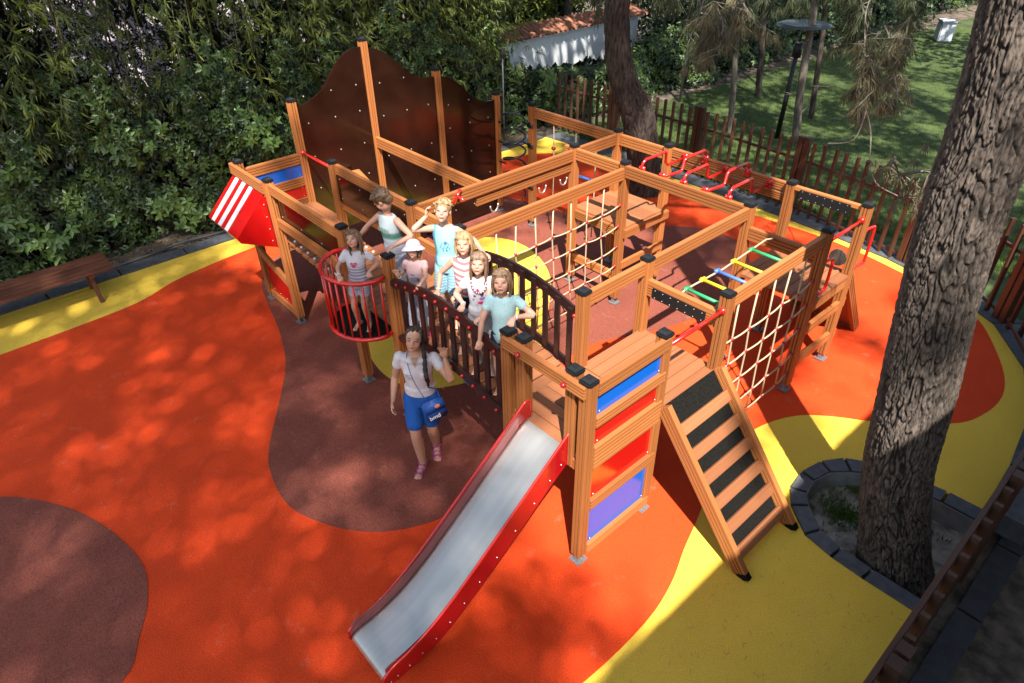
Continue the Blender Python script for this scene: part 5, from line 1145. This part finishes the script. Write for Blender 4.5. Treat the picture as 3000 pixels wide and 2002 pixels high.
text('logo', 'bmd', .060, face_mtx(bc, Rb, (-.025, .034, -.055)), M['print'], bag)
bm = bmesh.new(); ell_bm(bm, bc+Rb @ Vector((.03, .040, .05)), (.026, .003, .020), Rb, 12); wobj('logo_mark', bm, M['printo'], bag, True)
tube('strap', smoothpath([bc+Rb @ Vector((.085, 0, .10)), wm.pos+wm.L*.15+wm.F*.06+wm.Z*.92, wm.pos+wm.L*.10+wm.F*.115+wm.Z*.98], 5), .006, M['bag'], bag, 6)

# --- girl in the red cage
def sh_g1(l, f_, u):
    c = np.tile((.76, .72, .78), (len(l), 1)); st = soft(np.sin(u*2*math.pi/.030)-.15, .6)*(u < .665); c = lay(c, st*.85, (.18, .17, .36)); fr_ = f_ > 0
    c = lay(c, fr_*(blob(l, u, -.018, .69, .018, .018)+blob(l, u, .014, .692, .018, .018)+blob(l, u, -.002, .672, .019, .017)), (.72, .05, .22)); c = lay(c, fr_*(blob(l, u, .0, .69, .058, .007)*.5), (.45, .40, .45)); return c
def so_g1(l, f_, u): c = np.tile((.70, .67, .74), (len(l), 1)); return lay(c, soft(np.sin(u*2*math.pi/.022), .7)*.8*(u > .40), (.20, .19, .36))
g = Person('girl with loose brown hair and striped white top standing inside the red cage', (-2.69, -.185, 1.075), 1.03, -48, lean=(.03, .0))
g.build([Vector((-2.60, -.385, 1.70)), Vector((-2.475, -.16, 1.70))], [dict(n=-Vector((0, 0, 1)), curl=.8, dir=(.8, -.2, -.2)), dict(n=-Vector((0, 0, 1)), curl=.9, dir=(.8, -.3, -.3))],
        feet=[Vector((-2.745, -.215, 1.075)), Vector((-2.66, -.15, 1.075))], head=(-4, 22, 14), hair=dict(style='long', col=(.15, .085, .05), fl=.30), shirt=sh_g1, sleeve=.42, shorts=so_g1, shorts_len=.42, extra=lambda s, hq, c, o_, lo: band(o_, s.arm[0], 'whitepanel'))
# --- boy in tank top
def sh_b1(l, f_, u):
    c = np.tile((.60, .68, .72), (len(l), 1)); c = lay(c, soft(.675-u, .01)*soft(u-.625, .01), (.10, .24, .20)); c = lay(c, soft(.60-u, .02), (.42, .42, .50)); return c
M['printg'] = mat('print_green', (.16, .32, .24), rough=.7)
def ex_b1(s, hq, cl_, o_, lo):
    R = Matrix((s.L, s.F, s.Z)).transposed(); text('shirt_lettering', 'VWBD', .050, face_mtx(s.p(.012, 0, .70), R, (0, .094, 0)), M['printg'], o_)
def camo(l, f_, u): v = np.sin(l*95+np.sin(u*70)*2)+np.sin(u*130+l*40); c = np.tile((.50, .50, .58), (len(l), 1)); return lay(c, soft(v-.4, .5)*.7, (.26, .27, .36))
b1 = Person('brown haired boy in a sleeveless grey top leaning over the post beside the cage', (-2.64, .30, 1.12), 1.27, -80, lean=(-.03, .10))
b1.build([Vector((-3.03, .02, 1.78)), Vector((-2.40, .005, 1.945))], [dict(n=b1.L, curl=.3, pole=-b1.L*1-b1.F*.3), dict(dir=(-.15, -1, -.15), n=(0, 0, -1), curl=.45, pole=b1.L*1-b1.Z*.3-b1.F*.5)],
         head=(-62, -38, 0), hair=dict(style='short', col=(.13, .075, .042), fringe=1, fl=.36, curl=.1), shirt=sh_b1, sleeve=-1, shorts=camo, shorts_len=.9, extra=ex_b1)
# --- boy in blue top
def sh_b2(l, f_, u):
    c = np.tile((.38, .74, .84), (len(l), 1)); c = lay(c, (l < -.055)*soft(.10-np.abs(l+.085)*3, .05)*.8, (.06, .26, .42)); v = np.clip(np.sin(l*260+np.sin(u*190)*2)*np.sin(u*240), 0, 1)
    c = lay(c, (f_ > 0)*blob(l, u, .012, .655, .045, .048, .5)*(v > .12), (.05, .17, .26)); return lay(c, (f_ > 0)*blob(l, u, .018, .69, .016, .012), (.06, .2, .3))
b2 = Person('blond curly boy in a turquoise sleeveless shirt with one hand raised to his hair', (-2.10, .42, 1.16), 1.23, F0-14, lean=(.0, .0), skin=(.66, .42, .32))
b2.build([b2.pos-b2.L*.12+b2.F*.07+b2.Z*1.165, Vector((-1.86, .735, 1.80))], [dict(dir=(-.05, .15, 1), n=b2.L, curl=.5, pole=-b2.L*1-b2.Z*.9+b2.F*.5), dict(n=(0, 0, -1), curl=.7, dir=(.4, .5, -.4))],
         head=(10, 20, -6), hair=dict(style='short', col=(.36, .235, .125), fringe=1, fl=.36, curl=.5), shirt=sh_b2, sleeve=0, shorts=lambda l, f_, u: lay(np.tile((.40, .70, .76), (len(l), 1)), soft(.455-u, .02)*soft(np.sin(u*300), .5), (.25, .38, .55)), shorts_len=.8)
# --- toddler with sun hat
def sh_g2(l, f_, u):
    c = np.tile((.74, .46, .47), (len(l), 1)); c = lay(c, (f_ > 0)*blob(l, u, .0, .625, .05, .035, .4), (.30, .33, .44)); return lay(c, (f_ > 0)*(blob(l, u, .03, .62, .016, .025, .4)+blob(l, u, -.02, .675, .03, .006)), (.14, .14, .19))
def ex_g2(s, hq, cloth, o_, lo):
    hh = s.hh; bm = bmesh.new(); ell_bm(bm, hq(0, -.07, .23), (.44*hh, .48*hh, .40*hh), s.hr, 24); bmesh.ops.create_cone(bm, cap_ends=True, segments=30, radius1=.72*hh, radius2=.45*hh, depth=.26*hh, matrix=Matrix.Translation(hq(0, -.04, .13)) @ s.hr.to_4x4())
    m_ = union(bm, .006, 2); R = np.array(s.hr.inverted()); hp = np.array(s.hp)
    def fn(a): u = ((a-hp) @ R.T)[:, 2]/hh; c = np.tile((.76, .70, .84), (len(a), 1)); return lay(c, soft(u-.22, .02)*soft(.28-u, .02), (.62, .42, .58))
    paint(m_, fn); wobj('sun_hat', m_, M['col'], o_, True)
    band(o_, s.arm[0], 'whitepanel')
g2 = Person('smallest girl in a pale sun hat and pink t-shirt waving over the bridge rail', (-2.16, .12, 1.14), .94, F0-8)
g2.build([Vector((-2.24, -.03, 1.80)), Vector((-1.90, -.05, 1.78))], [dict(dir=(-.25, -.2, 1), n=g2.F, curl=.08, spread=.22, pole=-g2.L*.5-g2.Z*1+g2.F*.2), dict(n=(0, 0, -1), curl=.9, dir=(.3, -.8, -.3))],
         head=(-4, 20, 6), hair=dict(style='bob', col=(.22, .13, .08), fringe=0), shirt=sh_g2, sleeve=.32, shorts=solid((.62, .60, .70)), shorts_len=1.5, shoes=(.62, .04, .16), extra=ex_g2)
# --- blond girl in striped top
def sh_g3(l, f_, u):
    c = np.tile((.76, .70, .74), (len(l), 1)); w_ = u+np.where(l > 0, -1, 1)*l*.28*0-np.abs(l)*.25; return lay(c, soft(np.sin(w_*2*math.pi/.047), .35), (.70, .19, .20))
g3 = Person('frowning blond girl in a red and white striped sleeveless top at the bridge rail', (-1.62, .26, 1.17), 1.15, F0-4, lean=(.0, .02), skin=(.64, .38, .28))
g3.build([Vector((-1.68, -.04, 1.80)), Vector((-1.50, -.05, 1.78))], [dict(n=(0, 0, -1), curl=.9, dir=(.2, -.9, -.4)), dict(n=(0, 0, -1), curl=.9, dir=(-.3, -.8, -.5))],
         head=(-6, 16, 4), hair=dict(style='bob', col=(.40, .27, .145), fl=.24), shirt=sh_g3, sleeve=0, shorts=solid((.03, .035, .06)), shorts_len=.5, extra=lambda s, hq, c, o_, lo: band(o_, s.arm[0], 'whitepanel'))
# --- girl in white printed t-shirt
def sh_g4(l, f_, u):
    c = np.tile((.80, .74, .80), (len(l), 1)); f2 = f_ > 0
    for cl, cu, rl, ru, k in ((-.012, .715, .012, .018, (.7, .04, .15)), (.018, .69, .014, .02, (.08, .08, .12)), (-.035, .675, .010, .012, (.25, .05, .2)), (.014, .655, .016, .016, (.42, .2, .55)), (.03, .66, .010, .010, (.3, .1, .4)), (.008, .62, .026, .014, (.75, .03, .18)), (-.045, .645, .010, .012, (.3, .35, .45)), (-.02, .60, .012, .010, (.5, .52, .62))): c = lay(c, f2*blob(l, u, cl, cu, rl, ru), k)
    return c
M['bead'] = mat('beads', (.35, .06, .09), rough=.4)
def ex_g4(s, hq, cl_, o_, lo):
    for k in range(22):
        a = math.pi*k/21; q = s.p(-.055*math.cos(a), .058+.022*math.sin(a), .795-.085*math.sin(a)); bm = bmesh.new(); ball_bm(bm, q, .0075, 6); wobj('bead', bm, M['bead'] if k % 2 else M['whitepanel'], o_, True)
    band(o_, s.arm[0], 'whitepanel')
g4 = Person('girl with brown fringe, bead necklace and white printed t-shirt at the bridge rail', (-1.325, .165, 1.17), 1.11, F0-2, skin=(.64, .40, .31))
g4.build([Vector((-1.33, -.055, 1.84)), Vector((-1.16, -.05, 1.79))], [dict(n=(0, 0, -1), curl=.95, dir=(.1, -1, -.3)), dict(n=(0, 0, -1), curl=.95, dir=(-.3, -.9, -.4))],
         head=(-6, 17, -2), hair=dict(style='long', col=(.20, .125, .085), fl=.17), shirt=sh_g4, sleeve=.30, shorts=solid((.55, .53, .6)), shorts_len=.5, extra=ex_g4)
# --- girl in mint t-shirt
g5 = Person('girl in a plain mint green t-shirt resting one hand on the black post cap', (-1.00, .15, 1.15), 1.14, F0-8, lean=(-.02, .04), skin=(.62, .38, .29))
g5.build([Vector((-1.02, -.13, 1.63)), Vector((-.80, .02, 1.945))], [dict(n=-g5.F, curl=.35, dir=(.15, -.4, -1), pole=-g5.L*1+g5.Z*.3), dict(n=(0, 0, -1), curl=.5, dir=(.35, -.9, -.1), spread=.2, pole=g5.L*1-g5.F*.2-g5.Z*.3)],
         head=(-2, 18, 4), hair=dict(style='bob', col=(.24, .15, .095), fl=.30), shirt=lambda l, f_, u: np.tile((.50, .74, .78), (len(l), 1)), sleeve=.36, shorts=solid((.03, .04, .09)), shorts_len=.5, extra=lambda s, hq, c, o_, lo: band(o_, s.arm[1], 'whitepanel'), hem=.44)
